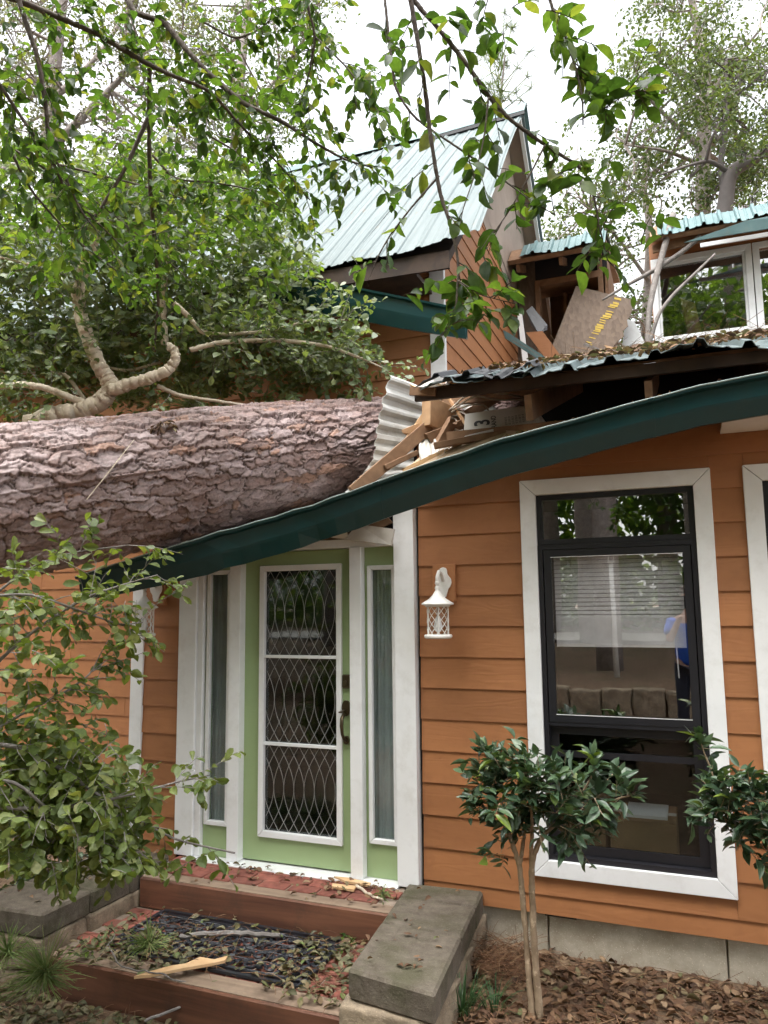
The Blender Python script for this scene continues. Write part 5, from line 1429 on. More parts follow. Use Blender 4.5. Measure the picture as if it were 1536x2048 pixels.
L6 = pl.stem(pxline([(632, 75), (690, 130), (735, 190), (760, 230)], [2.95, 2.8]), [0.004, 0.002])
L7 = pl.stem(pxline([(300, 110), (298, 230), (300, 380), (312, 500), (318, 600), (308, 700)], [4.0, 4.6, 5.2]), [0.014, 0.013, 0.007])
L8 = pl.stem(pxline([(298, 230), (255, 330), (200, 420), (150, 490)], [4.2, 4.2]), [0.014, 0.006])
L9 = pl.stem(pxline([(305, 310), (350, 360), (430, 365), (510, 380), (570, 420)], [4.3, 4.4]), [0.008, 0.003])
La = pl.stem(pxline([(0, 260), (60, 380), (140, 470), (230, 540), (300, 590)], [3.0, 3.6]), [0.006, 0.002])
Lb = pl.stem(pxline([(400, 40), (470, 80), (520, 60), (560, 20)], [3.6, 3.6]), [0.006, 0.003])
for st, n in ((L1, 34), (L2, 22), (L3, 14), (L4, 34), (L5, 12), (L6, 9), (L7, 10), (L8, 12), (L9, 22), (La, 14), (Lb, 11)):
    pl.along(st, n, 0.24, 8, 0.056, 0.45, second=1)
for c, k in (((80, 60), 10), ((200, 60), 10), ((330, 180), 12), ((430, 260), 16), ((500, 180), 12), ((560, 120), 12), ((240, 200), 14), ((150, 260), 12), ((60, 420), 12), ((380, 330), 16), ((500, 330), 14), ((440, 420), 16), ((570, 40), 10), ((660, 90), 8), ((520, 470), 12), ((60, 180), 8), ((690, 40), 7), ((730, 250), 4), ((680, 200), 6)):
    pl.clump(aD(*c, 3.7), (0.26, 0.22, 0.5), max(2, k // 2), 0.2, 7, 0.056, 0.4)
pl.build('overhanging_bough', 'spreading leafy bough overhead filling the upper left', 'branch', aD(-20, -40, 3.2), 'oval', MT['leaf_near'], MT['twig'], 300, wid=1.08)

# ================================================================== THE BROKEN HARDWOOD BEHIND THE TRUNK
pl = Plant(303); pl.up = -c_f * 0.8 + np.array([0, 0, 0.75])
B1 = pl.stem(pxline([(60, 850), (100, 836), (150, 825), (200, 806), (226, 775), (198, 730), (168, 660), (155, 590), (172, 520), (200, 440), (212, 412), (245, 372), (290, 330)], [5.75, 5.75, 5.6, 5.3]), [0.085, 0.07, 0.05, 0.04, 0.018], 10)
B2 = pl.stem(pxline([(222, 778), (285, 762), (335, 742), (352, 722), (350, 700), (336, 692)], [5.7, 5.7]), [0.048, 0.038, 0.030], 9)
B3 = pl.stem(pxline([(190, 815), (140, 795), (90, 775), (40, 768), (-40, 778)], [5.75, 5.6]), [0.03, 0.022], 8)
B4 = pl.stem(pxline([(380, 700), (440, 684), (500, 681), (560, 680), (650, 690), (720, 715), (770, 738)], [5.75, 5.95]), [0.020, 0.017, 0.006], 7)
B5 = pl.stem(pxline([(348, 606), (380, 635), (402, 665), (450, 670), (540, 662), (620, 640), (690, 640)], [5.8, 5.9]), [0.022, 0.016, 0.004], 7)
B6 = pl.stem(pxline([(330, 690), (325, 620), (330, 540), (334, 460), (330, 400)], [6.0, 5.9]), [0.032, 0.026, 0.02], 8)
B7 = pl.stem(pxline([(315, 772), (360, 792), (420, 800), (500, 812), (560, 808)], [5.75, 5.8]), [0.018, 0.008], 6)
B8 = pl.stem(pxline([(170, 800), (130, 745), (60, 745), (-20, 742)], [6.2, 6.2]), [0.02, 0.008], 6)
B9 = pl.stem(pxline([(160, 520), (120, 530), (60, 530), (0, 515)], [5.8, 5.6]), [0.02, 0.01], 6)
Bb = pl.stem(pxline([(210, 735), (260, 742), (300, 730), (320, 725)], [6.3, 6.3]), [0.014, 0.01], 6)
for st, n in ((B1[20:], 60), (B4, 30), (B5, 40), (B6, 30), (B3, 14), (B8, 18), (B9, 24), (B7, 10)):
    pl.along(st, n, 0.4, 8, 0.07, 0.15, 0.003, second=1)
cl = []
qr = np.random.default_rng(8)
# the crown: many overlapping sprays between the trunk and the wall
for _ in range(400):
    x = qr.uniform(-60, 735); y = qr.uniform(330, 785)
    right = 560 + (y - 400) * 0.62 if y < 690 else 740
    if x > right - 15: continue
    if y > 740 and (qr.random() < 0.5): continue
    if 640 < x and y > 720: pass
    dark = (y - 330) / 450
    cl.append((x, y, qr.uniform(6.05, 7.1) if y > 520 else qr.uniform(5.8, 7.0)))
for _ in range(75):
    x = qr.uniform(-40, 745); cl.append((x, qr.uniform(690, 812 - 0.06 * x), qr.uniform(6.3, 7.2)))
for x, y, dpt in cl:
    pl.clump(aD(x, y, dpt), (0.22, 0.19, 0.26), 6, 0.20, 7, 0.078, 0.1, 0.0022)
pl.build('broken_hardwood', 'broken small-leaved tree with pale forked limbs behind the pine trunk', 'tree', aD(60, 850, 5.9), 'obovate', MT['leaf_oak'], MT['limb'], 300, wid=1.1, twigmat=MT['greywood'])
# brighter green sprays in front of it
pl = Plant(313)
for _ in range(46):
    x = qr.uniform(-20, 610); y = qr.uniform(240, 560)
    if x > 560 + (y - 400) * 0.4: continue
    pl.clump(aD(x, y, qr.uniform(4.4, 5.2)), (0.17, 0.14, 0.2), 4, 0.2, 7, 0.062, 0.3, 0.002)
for a, b in (((120, 330), (560, 480)), ((30, 300), (380, 560)), ((400, 260), (600, 420))):
    st = pl.stem(pxline([a, ((a[0] + b[0]) / 2, (a[1] + b[1]) / 2 - 20), b], [4.6, 4.8]), [0.008, 0.003], 5)
    pl.along(st, 16, 0.26, 7, 0.062, 0.4, second=1)
pl.build('bright_bough', 'yellow-green bough between the overhanging leaves and the broken tree', 'branch', aD(120, 330, 4.6), 'oval', MT['leaf_mid'], MT['twig'], 300, wid=1.15)

# ================================================================== BUSH AT LOWER LEFT
pl = Plant(404); pl.up = -c_f * 0.5 + np.array([0, 0, 0.8])
for pts, r_, dpt in (([(-90, 1500), (0, 1488), (70, 1500), (150, 1560), (250, 1625), (350, 1680), (470, 1706)], [0.012, 0.004], [3.3, 3.6]),
                    ([(-80, 1400), (20, 1300), (90, 1245), (180, 1190), (260, 1165), (315, 1150)], [0.009, 0.003], [3.4, 3.7]),
                    ([(-90, 1250), (0, 1180), (60, 1135), (140, 1105), (260, 1090)], [0.008, 0.003], [3.5, 3.7]),
                    ([(-90, 1610), (40, 1618), (160, 1612), (260, 1590), (350, 1565), (420, 1550)], [0.010, 0.003], [3.2, 3.5]),
                    ([(-60, 1490), (40, 1430), (120, 1390), (180, 1350), (200, 1310)], [0.008, 0.003], [3.4, 3.6]),
                    ([(-80, 1200), (60, 1185), (170, 1225), (240, 1250), (285, 1245)], [0.008, 0.003], [3.4, 3.7]),
                    ([(-80, 1560), (30, 1560), (120, 1640), (200, 1690), (250, 1720)], [0.009, 0.003], [3.2, 3.4])):
    st = pl.stem(pxline(pts, dpt), r_, 6)
    pl.along(st, 15, 0.22, 6, 0.064, 0.35, 0.0028, second=1)
for _ in range(96):
    x = qr.uniform(-60, 1) + 300 * qr.random() ** 1.9; y = qr.uniform(1110, 1720)
    lim = 300 if y < 1280 else (210 if y < 1480 else 210 + (y - 1480) * 0.8)
    if x > lim or (y > 1690 and x < 150): continue
    if 1280 < y < 1480 and qr.random() < 0.35: continue
    pl.clump(aD(x, y, qr.uniform(3.2, 3.8)), (0.13, 0.11, 0.16), 2 if y < 1500 else 6, 0.18, 7, 0.064, 0.35, 0.0022)
for _ in range(46):
    x = qr.uniform(-60, 300); y = qr.uniform(1480, 1725)
    if x > 170 + (y - 1480) * 0.7 or (y > 1700 and x < 120): continue
    pl.clump(aD(x, y, qr.uniform(3.3, 3.9)), (0.12, 0.10, 0.16), 5, 0.16, 7, 0.066, 0.35, 0.0022)
pl.build('leafy_bush', 'leafy light-green bush branches in front of the left siding', 'bush', aD(-90, 1700, 3.3), 'obovate', MT['leaf_bush'], MT['greywood'], 300, wid=1.05)
# dark low plant behind the left wall cap
pl = Plant(414)
for _ in range(40):
    pl.clump(np.array([qr.uniform(-2.6, -1.6), qr.uniform(-1.0, 0.9), qr.uniform(-0.4, 0.25)]), (0.2, 0.15, 0.2), 5, 0.2, 7, 0.07, 0.2)
for k in range(5):
    b0 = np.array([-2.1 + 0.2 * k, -0.2 + 0.2 * (k % 3), -0.45]); pl.stem(smooth_poly([b0, b0 + [0.02, 0, 0.3], b0 + [0.1 * (k - 2), 0.05, 0.6]]), [0.012, 0.006], 6)
pl.build('low_shrub', 'dark low shrub behind the left capped wall', 'shrub', (-2.0, 0, -0.45), 'oval', MT['leaf_shrub'], MT['twig'])

# ================================================================== THE TWO CLIPPED SHRUBS BY THE WINDOW
def shrub(seed, base, stems, crown, label, single=300, extra=()):
    pl = Plant(seed)
    for pts, r_ in stems: pl.stem(smooth_poly(pts), r_, 8)
    for c, rad, n in crown:
        pl.clump(c, rad, int(n * 1.35), 0.13, 7, 0.085, -0.1, 0.0025, np.eye(3))
    for pts in extra:
        st = pl.stem(smooth_poly(pts), [0.006, 0.003], 5); pl.along(st, 5, 0.07, 5, 0.09, -0.1, t0=0.5)
        pl.twig(st[-1], st[-1] - st[-2], 0.04, 0.002, 5, 0.07, -0.2)
    return pl.build('clipped_shrub', label, 'shrub', base, 'lance', MT['leaf_shrub'], MT['limb2'], single, 'shrubs by the front window', 'stem', 1.2)
MT['limb2'] = bark_mat('shrub_stem_bark', (0.17, 0.115, 0.07), (0.36, 0.27, 0.18))
sb = aY(1072, 2030, -0.72); sb[2] = -0.36
fk = aY(1040, 1730, -0.72); fk2 = aY(1062, 1720, -0.70)
cc = aY(1075, 1600, -0.70)
shrub(505, tuple(sb), [([sb + [-0.015, 0, 0], (sb * 0.5 + fk * 0.5) + [-0.012, 0.02, 0], fk, fk + [-0.05, 0, 0.14], fk + [-0.13, 0.03, 0.28]], [0.017, 0.013, 0.007]),
                       ([sb + [0.02, 0.01, 0], (sb * 0.5 + fk2 * 0.5) + [0.0, 0.0, 0], fk2, fk2 + [0.06, 0, 0.12], fk2 + [0.19, 0.02, 0.24]], [0.019, 0.015, 0.008]),
                       ([fk2, fk2 + [0.02, -0.04, 0.16], fk2 + [0.02, -0.06, 0.32]], [0.011, 0.006]), ([fk, fk + [0.02, 0.05, 0.15], fk + [0.05, 0.1, 0.3]], [0.010, 0.005])],
      [(cc + [-0.16, 0, 0.03], (0.17, 0.16, 0.15), 34), (cc + [0.10, 0, 0.0], (0.20, 0.17, 0.13), 36), (cc + [0.30, 0, 0.03], (0.12, 0.12, 0.09), 14), (cc + [-0.02, 0, 0.13], (0.16, 0.14, 0.09), 18), (cc + [-0.1, 0, -0.14], (0.12, 0.10, 0.08), 8), (cc + [0.20, -0.02, -0.12], (0.10, 0.10, 0.06), 8), (cc + [-0.17, 0, -0.26], (0.06, 0.06, 0.04), 3)],
      'slender-stemmed glossy shrub standing alone before the large front window',
      extra=[[cc + [0.22, 0, 0.05], cc + [0.27, 0, 0.13], cc + [0.28, 0, 0.2]], [cc + [-0.2, 0, 0.1], cc + [-0.24, 0, 0.17], cc + [-0.25, 0, 0.22]], [cc + [0.3, -0.02, 0.0], cc + [0.4, -0.03, 0.05], cc + [0.44, -0.03, 0.06]]])
sb2 = np.array([2.93, -0.62, -0.36]); c2 = aY(1500, 1620, -0.62)
shrub(606, tuple(sb2), [([sb2, sb2 + [-0.02, 0, 0.4], c2 + [0.12, 0, -0.25], c2 + [0.05, 0, -0.05]], [0.018, 0.013, 0.007]), ([sb2 + [0.03, 0.02, 0], c2 + [0.16, 0.02, -0.2], c2 + [0.22, 0, 0.05]], [0.017, 0.008])],
      [(c2 + [0.0, 0, 0.02], (0.16, 0.15, 0.14), 34), (c2 + [0.2, 0, 0.0], (0.2, 0.17, 0.16), 34), (c2 + [-0.15, 0, 0.0], (0.11, 0.10, 0.10), 14), (c2 + [0.06, 0, -0.15], (0.10, 0.10, 0.09), 9), (c2 + [-0.02, 0, 0.12], (0.1, 0.1, 0.05), 6)],
      'glossy shrub cut by the right edge between the two front windows',
      extra=[[c2 + [-0.14, 0, 0.03], aY(1425, 1545, -0.62), aY(1408, 1505, -0.62), aY(1400, 1478, -0.62)]])

# ================================================================== TREES BEYOND THE HOUSE
def bg_tree(seed, label, stems, clumps, lsize, mat, bark, dens=1.0, name='background_tree', group=None):
    r = np.random.default_rng(seed)
    P = []
    pts0 = None
    t = None
    S = [(pxline(p, d), rr) for p, d, rr in stems]
    base = S[0][0][0]
    t = thing(name, label, 'tree', tuple(base), group)
    for k, (pp, rr) in enumerate(S):
        MB().tube(pp, rr, 7).build('trunk' if k == 0 else 'limb', bark, t, smooth=True)
    tw = MB()
    allp = np.concatenate([pp for pp, _ in S])
    for (x, y, d, rx, ry, n) in clumps:
        c = aD(x, y, d); sx, sy = rx * d / FPX, ry * d / FPX
        j = np.argmin(np.linalg.norm(allp - c, axis=1))
        tw.tube(smooth_poly([allp[j], (allp[j] + c) / 2 + r.normal(0, 0.15, 3), c], 4), [0.03, 0.01], 4, False)
        for _ in range(max(3, int(n * dens / 26))):
            q_ = r.normal(0, 0.5, 3); cc_ = c + c_r * q_[0] * sx + c_u * q_[1] * sy + c_f * q_[2] * (sx + sy) * 0.5
            tw.tube(smooth_poly([c + r.normal(0, 0.05, 3), (c + cc_) / 2 + r.normal(0, 0.08, 3), cc_], 3), [0.012, 0.004], 3, False)
            m_ = r.normal(0, 1, (26, 3)) * np.array([0.20, 0.17, 0.2]) * (0.6 + 0.12 * sx)
            P.append(cc_ + m_)
    tw.build('twigs', bark, t, kind='stuff')
    P = np.concatenate(P); n = len(P)
    D = r.normal(0, 1, (n, 3)) + [0, 0, -0.3]; N = r.normal(0, 0.7, (n, 3)) + [0, 0, 0.8]
    leaf_mass('foliage', P, D, N, lsize * r.uniform(0.6, 1.25, n), 'oval', mat, t, 'stuff', 1.2, True)
    return t
rr_ = np.random.default_rng(55)
def scatter(x0, x1, y0, y1, d0, d1, k, rx, n, keep=lambda x, y: True):
    out = []
    while len(out) < k:
        x, y = rr_.uniform(x0, x1), rr_.uniform(y0, y1)
        if keep(x, y): out.append((x, y, rr_.uniform(d0, d1), rx * rr_.uniform(.7, 1.3), rx * rr_.uniform(.6, 1.1), n))
    return out
bg_tree(71, 'tall loose-crowned tree with a pale trunk behind the right window wing',
        [([(1408, 620), (1405, 430), (1406, 300), (1412, 170), (1395, 60), (1375, -40)], [15, 15.5], [0.17, 0.14, 0.06]), ([(1406, 300), (1340, 240), (1290, 190)], [15.2, 15], [0.07, 0.02]), ([(1410, 200), (1470, 120), (1520, 60)], [15.3, 15.5], [0.06, 0.02]), ([(1405, 330), (1330, 300), (1250, 290)], [15.2, 14.8], [0.05, 0.015])],
        scatter(1215, 1560, -20, 420, 13.5, 17, 74, 52, 170, lambda x, y: x > 1235 + max(0, 160 - y) * 0.35), 0.10, MT['leaf_far'], MT['bgbark'])
bg_tree(72, 'dark forked tree standing right of the pale trunk, above the wing roof',
        [([(1440, 600), (1447, 430), (1458, 345), (1505, 320), (1560, 280)], [13.5, 13.5], [0.16, 0.13, 0.08]), ([(1450, 390), (1440, 330), (1455, 230), (1452, 120)], [13.6, 13.8], [0.07, 0.03]), ([(1458, 345), (1420, 320), (1380, 330), (1320, 350)], [13.5, 13.2], [0.05, 0.015])],
        scatter(1380, 1570, 100, 430, 12.5, 14.5, 28, 44, 130), 0.085, MT['leaf_far'], simple('dark_bark', (0.10, 0.085, 0.08), 0.9))
bg_tree(73, 'hazy leafy tree seen through the gap beside the dormer',
        [([(1290, 700), (1296, 560), (1300, 450), (1285, 370), (1300, 300)], [17, 17.5], [0.12, 0.05]), ([(1296, 560), (1240, 480), (1180, 420)], [17, 17], [0.05, 0.02])],
        scatter(1080, 1345, 300, 700, 15, 19, 58, 44, 150, lambda x, y: not (x < 1150 and y < 330)), 0.10, MT['leaf_far'], MT['bgbark'])
bg_tree(74, 'fine-leaved tree with haze-paled colour behind the overhanging bough at upper left',
        [([(120, 720), (110, 480), (95, 290), (110, 120), (130, -40)], [13, 13.5], [0.2, 0.15, 0.08]), ([(100, 330), (40, 330), (-20, 350)], [13, 12.8], [0.09, 0.06]), ([(100, 300), (220, 180), (330, 60)], [13, 13.5], [0.08, 0.03]), ([(105, 200), (200, 110), (280, -20)], [13, 13.5], [0.06, 0.02])],
        scatter(-40, 420, -30, 330, 11.5, 15, 78, 52, 150, lambda x, y: rr_.random() < 0.85), 0.075, MT['leaf_farhaze'], MT['bgbark'])
bg_tree(75, 'pale green tree rising behind the ridge left of the open sky',
        [([(480, 560), (470, 330), (480, 150), (500, -20)], [15, 15.5], [0.16, 0.07]), ([(475, 250), (560, 150), (620, 60)], [15, 15.3], [0.06, 0.02])],
        scatter(360, 650, -30, 300, 13.5, 16.5, 48, 46, 130, lambda x, y: x < 640 - max(0, y - 60) * 0.3), 0.085, MT['leaf_far'], MT['bgbark'])
# thin pine top above the ridge
pt = thing('pine_sapling', 'wispy pine top showing above the teal ridge', 'tree', tuple(aD(1000, 500, 14)))
MB().tube(pxline([(1002, 520), (1004, 330), (998, 230), (1010, 110)], [14, 14]), [0.05, 0.015], 6).build('trunk', MT['bgbark'], pt)
m = MB(); nr = np.random.default_rng(9)
for k in range(46):
    b0 = aD(1000 + nr.normal(0, 6), nr.uniform(110, 260), 14); tip = b0 + nr.normal(0, 0.28, 3) + [0, 0, 0.25]
    m.tube([b0, tip], [0.012, 0.005], 3, False)
    for q_ in range(26):
        m.tube([tip, tip + nr.normal(0, 0.11, 3) + [0, 0, 0.03]], [0.004, 0.002], 3, False)
m.build('needles', MT['needle'], pt, kind='stuff')

# ================================================================== BEHIND THE PHOTOGRAPHER (seen only in the panes, but for added side shade trees)
def yard_tree(seed, label, x, y, h, r0, crown_r, crown_z, n=3400, cat='tree', lean=(0, 0)):
    r = np.random.default_rng(seed)
    z0 = float(gh(x, y)) - 0.1
    t = thing('yard_tree', label, 'tree', (x, y, z0), 'trees behind the photographer')
    top = np.array([x + lean[0], y + lean[1], z0 + h])
    tr = smooth_poly([(x, y, z0), (x + lean[0] * .4 + r.normal(0, .1), y + lean[1] * .4, z0 + h * .45), top], 6)
    MB().tube(tr, [r0 * 1.25, r0, r0 * 0.35], 12).build('trunk', MT['bgbark'], t, smooth=True)
    P = []
    for k in range(18):
        c = np.array([x, y, z0 + crown_z]) + r.normal(0, 0.5, 3) * [crown_r, crown_r, h * 0.26]
        j = np.argmin(np.abs(tr[:, 2] - c[2] + 0.8)); MB().tube(smooth_poly([tr[j], (tr[j] + c) / 2 + [0, 0, 0.3], c]), [0.06, 0.015], 5).build('limb', MT['bgbark'], t, smooth=True)
        P.append(c + r.normal(0, 1, (n // 18, 3)) * [0.9, 0.9, 0.7])
    P = np.concatenate(P); k = len(P)
    leaf_mass('foliage', P, r.normal(0, 1, (k, 3)), r.normal(0, .7, (k, 3)) + [0, 0, .8], 0.36 * r.uniform(.6, 1.2, k), 'oval', MT['leaf_mid'], t, 'stuff', 1.2, True)
YT = ['nearest tree mirrored in the large front window, beside the lamp post'] + [p + ' of the woods behind the photographer' for p in ('leaning tree left', 'tree right', 'middle tree', 'second tree from the middle', 'outer left tree', 'right-hand near tree', 'back-row left tree', 'back-row right tree', 'back-row middle tree', 'far right tree', 'far left tree', 'added shade tree beyond the pine butt', 'added shade tree by the left end of the house')]
for k, a in enumerate(((1.15, -9.6, 17, 0.20, 2.4, 11), (-3.4, -11.5, 19, 0.24, 3.2, 10), (4.6, -12.5, 19, 0.22, 3.2, 10), (0.2, -15.5, 21, 0.25, 3.8, 11), (2.8, -17, 21, 0.22, 3.8, 11), (-6.5, -14, 20, 0.25, 3.6, 10), (8.2, -10, 18, 0.25, 3.2, 9), (-1.6, -20, 22, 0.3, 4, 9), (5.6, -20, 22, 0.3, 4, 9), (2.0, -24, 22, 0.3, 4, 8), (11, -15, 20, 0.3, 3.6, 9), (-10, -10, 18, 0.3, 3.6, 9), (-9.8, -4.5, 15, 0.25, 2.6, 6.5), (-9.6, 0.3, 14, 0.25, 2.2, 5.5))):  # the last pair stand out of view, added to shade the left wall
    yard_tree(800 + k, YT[k], *a)
us = MB()
P = np.stack([rr_.uniform(-16, 20, 26000), rr_.uniform(-31, -20.5, 26000), 0.4 + 13.0 * rr_.random(26000) ** 1.25], 1)
leaf_mass('distant_undergrowth', P, rr_.normal(0, 1, (26000, 3)), rr_.normal(0, 1, (26000, 3)), 0.55 * rr_.uniform(.6, 1.2, 26000), 'oval', MT['leaf_mid'], None, 'stuff', 1.2, True)
bpy.data.objects['distant_undergrowth']['label'] = 'green undergrowth across the yard, mirrored in the panes'
dr = MB().add([(-30, -15.5, 0.73), (30, -15.5, 0.73), (30, -18.2, 0.82), (-30, -18.2, 0.82)], [(0, 1, 2, 3)]).build('driveway', simple('pale_gravel', (0.42, 0.39, 0.36), 0.9))
dr['kind'] = 'structure'
sw = thing('yard_wall', 'low stone edging behind the photographer, mirrored in the window', 'wall', (2, -7.1, 0))
for k in range(14):
    me = rough_box(-1.9 + k * 0.45 + 0.01, -1.9 + (k + 1) * 0.45 - 0.01, -7.2, -6.98, -0.05, 0.40 + 0.02 * (k % 3), 0.05, 40 + k)
    link('stone', me, MT['split'], sw)
lp = thing('lamp_post', 'white lamp post with lantern in the yard, mirrored in the window', 'lamp post', (1.62, -8.6, 0.4))
lx, ly = aY(1234, 1370, 8.6)[0], -8.6
MB().tube([(lx, ly, 0.3), (lx, ly, 2.35)], [0.045, 0.038], 12).build('post', MT['lampwhite'], lp, smooth=True)
MB().lathe([(0.0, 0.0), (0.07, 0.0), (0.07, 0.02), (0.0, 0.02)], 12, (lx, ly, 2.35)).build('base', MT['lampwhite'], lp)
MB().lathe([(0.055, 0), (0.085, 0.24)], 8, (lx, ly, 2.37)).build('lantern_glass', MT['glass_lamp'], lp)
for k in range(4):
    a = PI / 4 + k * PI / 2
    MB().tube([(lx + 0.055 * math.cos(a), ly + 0.055 * math.sin(a), 2.37), (lx + 0.085 * math.cos(a), ly + 0.085 * math.sin(a), 2.61)], 0.006, 5).build('bar', MT['lampwhite'], lp)
MB().lathe([(0.11, 0.0), (0.06, 0.08), (0.02, 0.12), (0.0, 0.17)], 10, (lx, ly, 2.61)).build('roof', MT['lampwhite'], lp)

# the photographer, mirrored in the window
def skinned(name, verts, edges, radii, mat, par, sub=2):
    me = bpy.data.meshes.new(name); me.from_pydata(verts, edges, [])
    o = link(name, me, mat, par)
    sk = o.modifiers.new('skin', 'SKIN')
    if not me.skin_vertices: me.skin_vertices.new()
    for i, r in enumerate(radii):
        me.skin_vertices[0].data[i].radius = (r, r) if np.ndim(r) == 0 else r
        me.skin_vertices[0].data[i].use_root = i == 0
    sb_ = o.modifiers.new('sub', 'SUBSURF'); sb_.levels = sub; sb_.render_levels = sub
    return o
px_, py_ = 2.50, -4.93
pz = float(gh(px_, py_))
pers = thing('person', 'person in a blue shirt and dark trousers holding up a phone, mirrored in the window', 'person', (px_, py_, pz))
H = lambda z: pz + z
skinned('body', [(px_, py_, H(.95)), (px_, py_, H(1.10)), (px_, py_ + .01, H(1.28)), (px_, py_, H(1.42)), (px_, py_ + .02, H(1.50)), (px_, py_ + .03, H(1.57)),
                 (px_ - .17, py_, H(1.40)), (px_ - .21, py_ + .10, H(1.18)), (px_ - .08, py_ + .24, H(1.48)), (px_ + .17, py_, H(1.40)), (px_ + .21, py_ + .10, H(1.18)), (px_ + .06, py_ + .24, H(1.48)),
                 (px_ - .09, py_, H(.88)), (px_ - .10, py_ + .02, H(.50)), (px_ - .11, py_ - .02, H(.08)), (px_ - .12, py_ + .14, H(.04)), (px_ + .09, py_, H(.88)), (px_ + .10, py_ + .02, H(.50)), (px_ + .11, py_ - .02, H(.08)), (px_ + .12, py_ + .14, H(.04))],
        [(0, 1), (1, 2), (2, 3), (3, 4), (4, 5), (3, 6), (6, 7), (7, 8), (3, 9), (9, 10), (10, 11), (0, 12), (12, 13), (13, 14), (14, 15), (0, 16), (16, 17), (17, 18), (18, 19)],
        [(.15, .10), (.14, .10), (.16, .11), (.13, .09), .055, .05, .06, .045, .032, .06, .045, .032, .085, .06, .045, .03, .085, .06, .045, .03], simple('skin', (0.42, 0.24, 0.17), 0.6), pers)
skinned('shirt', [(px_, py_, H(.84)), (px_, py_, H(1.10)), (px_, py_ + .01, H(1.28)), (px_, py_, H(1.43)), (px_ - .18, py_, H(1.40)), (px_ - .22, py_ + .07, H(1.24)), (px_ + .18, py_, H(1.40)), (px_ + .22, py_ + .07, H(1.24))],
        [(0, 1), (1, 2), (2, 3), (3, 4), (4, 5), (3, 6), (6, 7)], [(.18, .13), (.17, .125), (.185, .13), (.14, .10), .078, .072, .078, .072], simple('blue_cotton', (0.02, 0.10, 0.52), 0.85), pers)
skinned('trousers', [(px_, py_, H(1.02)), (px_ - .09, py_, H(.84)), (px_ - .10, py_ + .02, H(.50)), (px_ - .11, py_ - .02, H(.08)), (px_ + .09, py_, H(.84)), (px_ + .10, py_ + .02, H(.50)), (px_ + .11, py_ - .02, H(.08))],
        [(0, 1), (1, 2), (2, 3), (0, 4), (4, 5), (5, 6)], [(.17, .12), .10, .075, .065, .10, .075, .065], simple('dark_denim', (0.018, 0.022, 0.04), 0.9), pers)
hdm = MB().lathe([(0.0, -.115), (.045, -.11), (.066, -.07), (.075, -.01), (.078, .04), (.066, .09), (.035, .115), (0.0, .12)], 16, (px_, py_ + .04, H(1.68))).build('head', simple('face_skin', (0.45, 0.27, 0.2), 0.6), pers, smooth=True)
MB().lathe([(.079, -.02), (.086, .03), (.076, .09), (.045, .125), (0.0, .135)], 16, (px_, py_ + .030, H(1.70))).build('hair', simple('brown_hair', (0.05, 0.03, 0.02), 0.7), pers, smooth=True)
ph = MB().box(2.42, 2.495, -4.665, -4.657, 1.60, 1.75).build('phone', MT['black_frame'], bevel=0.003)
tag(ph, 'black phone in the hands of the mirrored photographer', 'phone')

# ================================================================== LITTER
def litter(name, label, xy, zf, size, mat, kind='oval', flat_=0.35, wid=1.0, lift=0.004):
    r = np.random.default_rng(len(xy) + int(abs(xy[0, 0]) * 1000))
    n = len(xy)
    P = np.concatenate([xy, (zf(xy[:, 0], xy[:, 1]) + lift + r.random(n) * 0.02)[:, None]], 1)
    a = r.uniform(0, 2 * PI, n)
    D = np.stack([np.cos(a), np.sin(a), r.normal(0, 0.25, n)], 1)
    N = np.concatenate([r.normal(0, flat_, (n, 2)), np.ones((n, 1))], 1)
    o = leaf_mass(name, P, D, N, size * r.uniform(0.55, 1.25, n), kind, mat, None, 'stuff', wid)
    o['label'] = label
    return o
lr = np.random.default_rng(12)
def U(n, x0, x1, y0, y1): return np.stack([lr.uniform(x0, x1, n), lr.uniform(y0, y1, n)], 1)
litter('bed_litter', 'brown dead leaves carpeting the bed under the window', U(5200, 1.15, 3.9, -1.9, -0.01), gh, 0.062, MT['leaf_dead'], 'oval', 0.55)
litter('yard_litter', 'mixed green and brown fallen leaves in front of the steps', np.concatenate([U(4200, -2.6, 1.4, -2.3, -1.2), U(900, -3.2, -1.5, -1.4, 0.2)]), gh, 0.056, MT['leaf_fallen'], 'oval', 0.5)
xy = np.concatenate([U(190, -0.86, 0.84, -1.15, -0.45), U(260, 0.35, 0.86, -1.12, -0.45), U(240, -0.86, -0.1, -1.17, -0.75)])
litter('step_litter', 'fallen leaves scattered over the doormat and lower step', xy, lambda x, y: np.full(len(x), -0.226), 0.052, MT['leaf_fallen'], 'oval', 0.4)
xy = np.concatenate([U(70, -0.86, 0.80, -0.40, -0.08), U(36, -0.86, 0.82, -0.12, -0.075), U(30, 0.3, 0.8, -0.3, -0.1)])
litter('landing_litter', 'dead leaves on the brick landing at the threshold', xy, lambda x, y: np.full(len(x), -0.05), 0.045, MT['leaf_dead'], 'oval', 0.4)
xy = np.concatenate([U(26, 0.88, 1.25, -1.15, -0.05), U(30, -1.4, -1.0, -1.15, -0.1)])
litter('cap_litter', 'few leaves lying on the concrete caps', xy, lambda x, y: np.full(len(x), -0.016), 0.04, MT['leaf_dead'], 'oval', 0.3)
xy = np.concatenate([U(2600, 1.6, 4.6, 0.2, 5.2), U(1100, 1.3, 4.4, -0.45, 1.5)])
litter('roof_litter', 'leaf debris strewn over the low torn roof', xy, lambda x, y: lz(y) + 0.03, 0.06, MT['leaf_dead'], 'oval', 0.6)
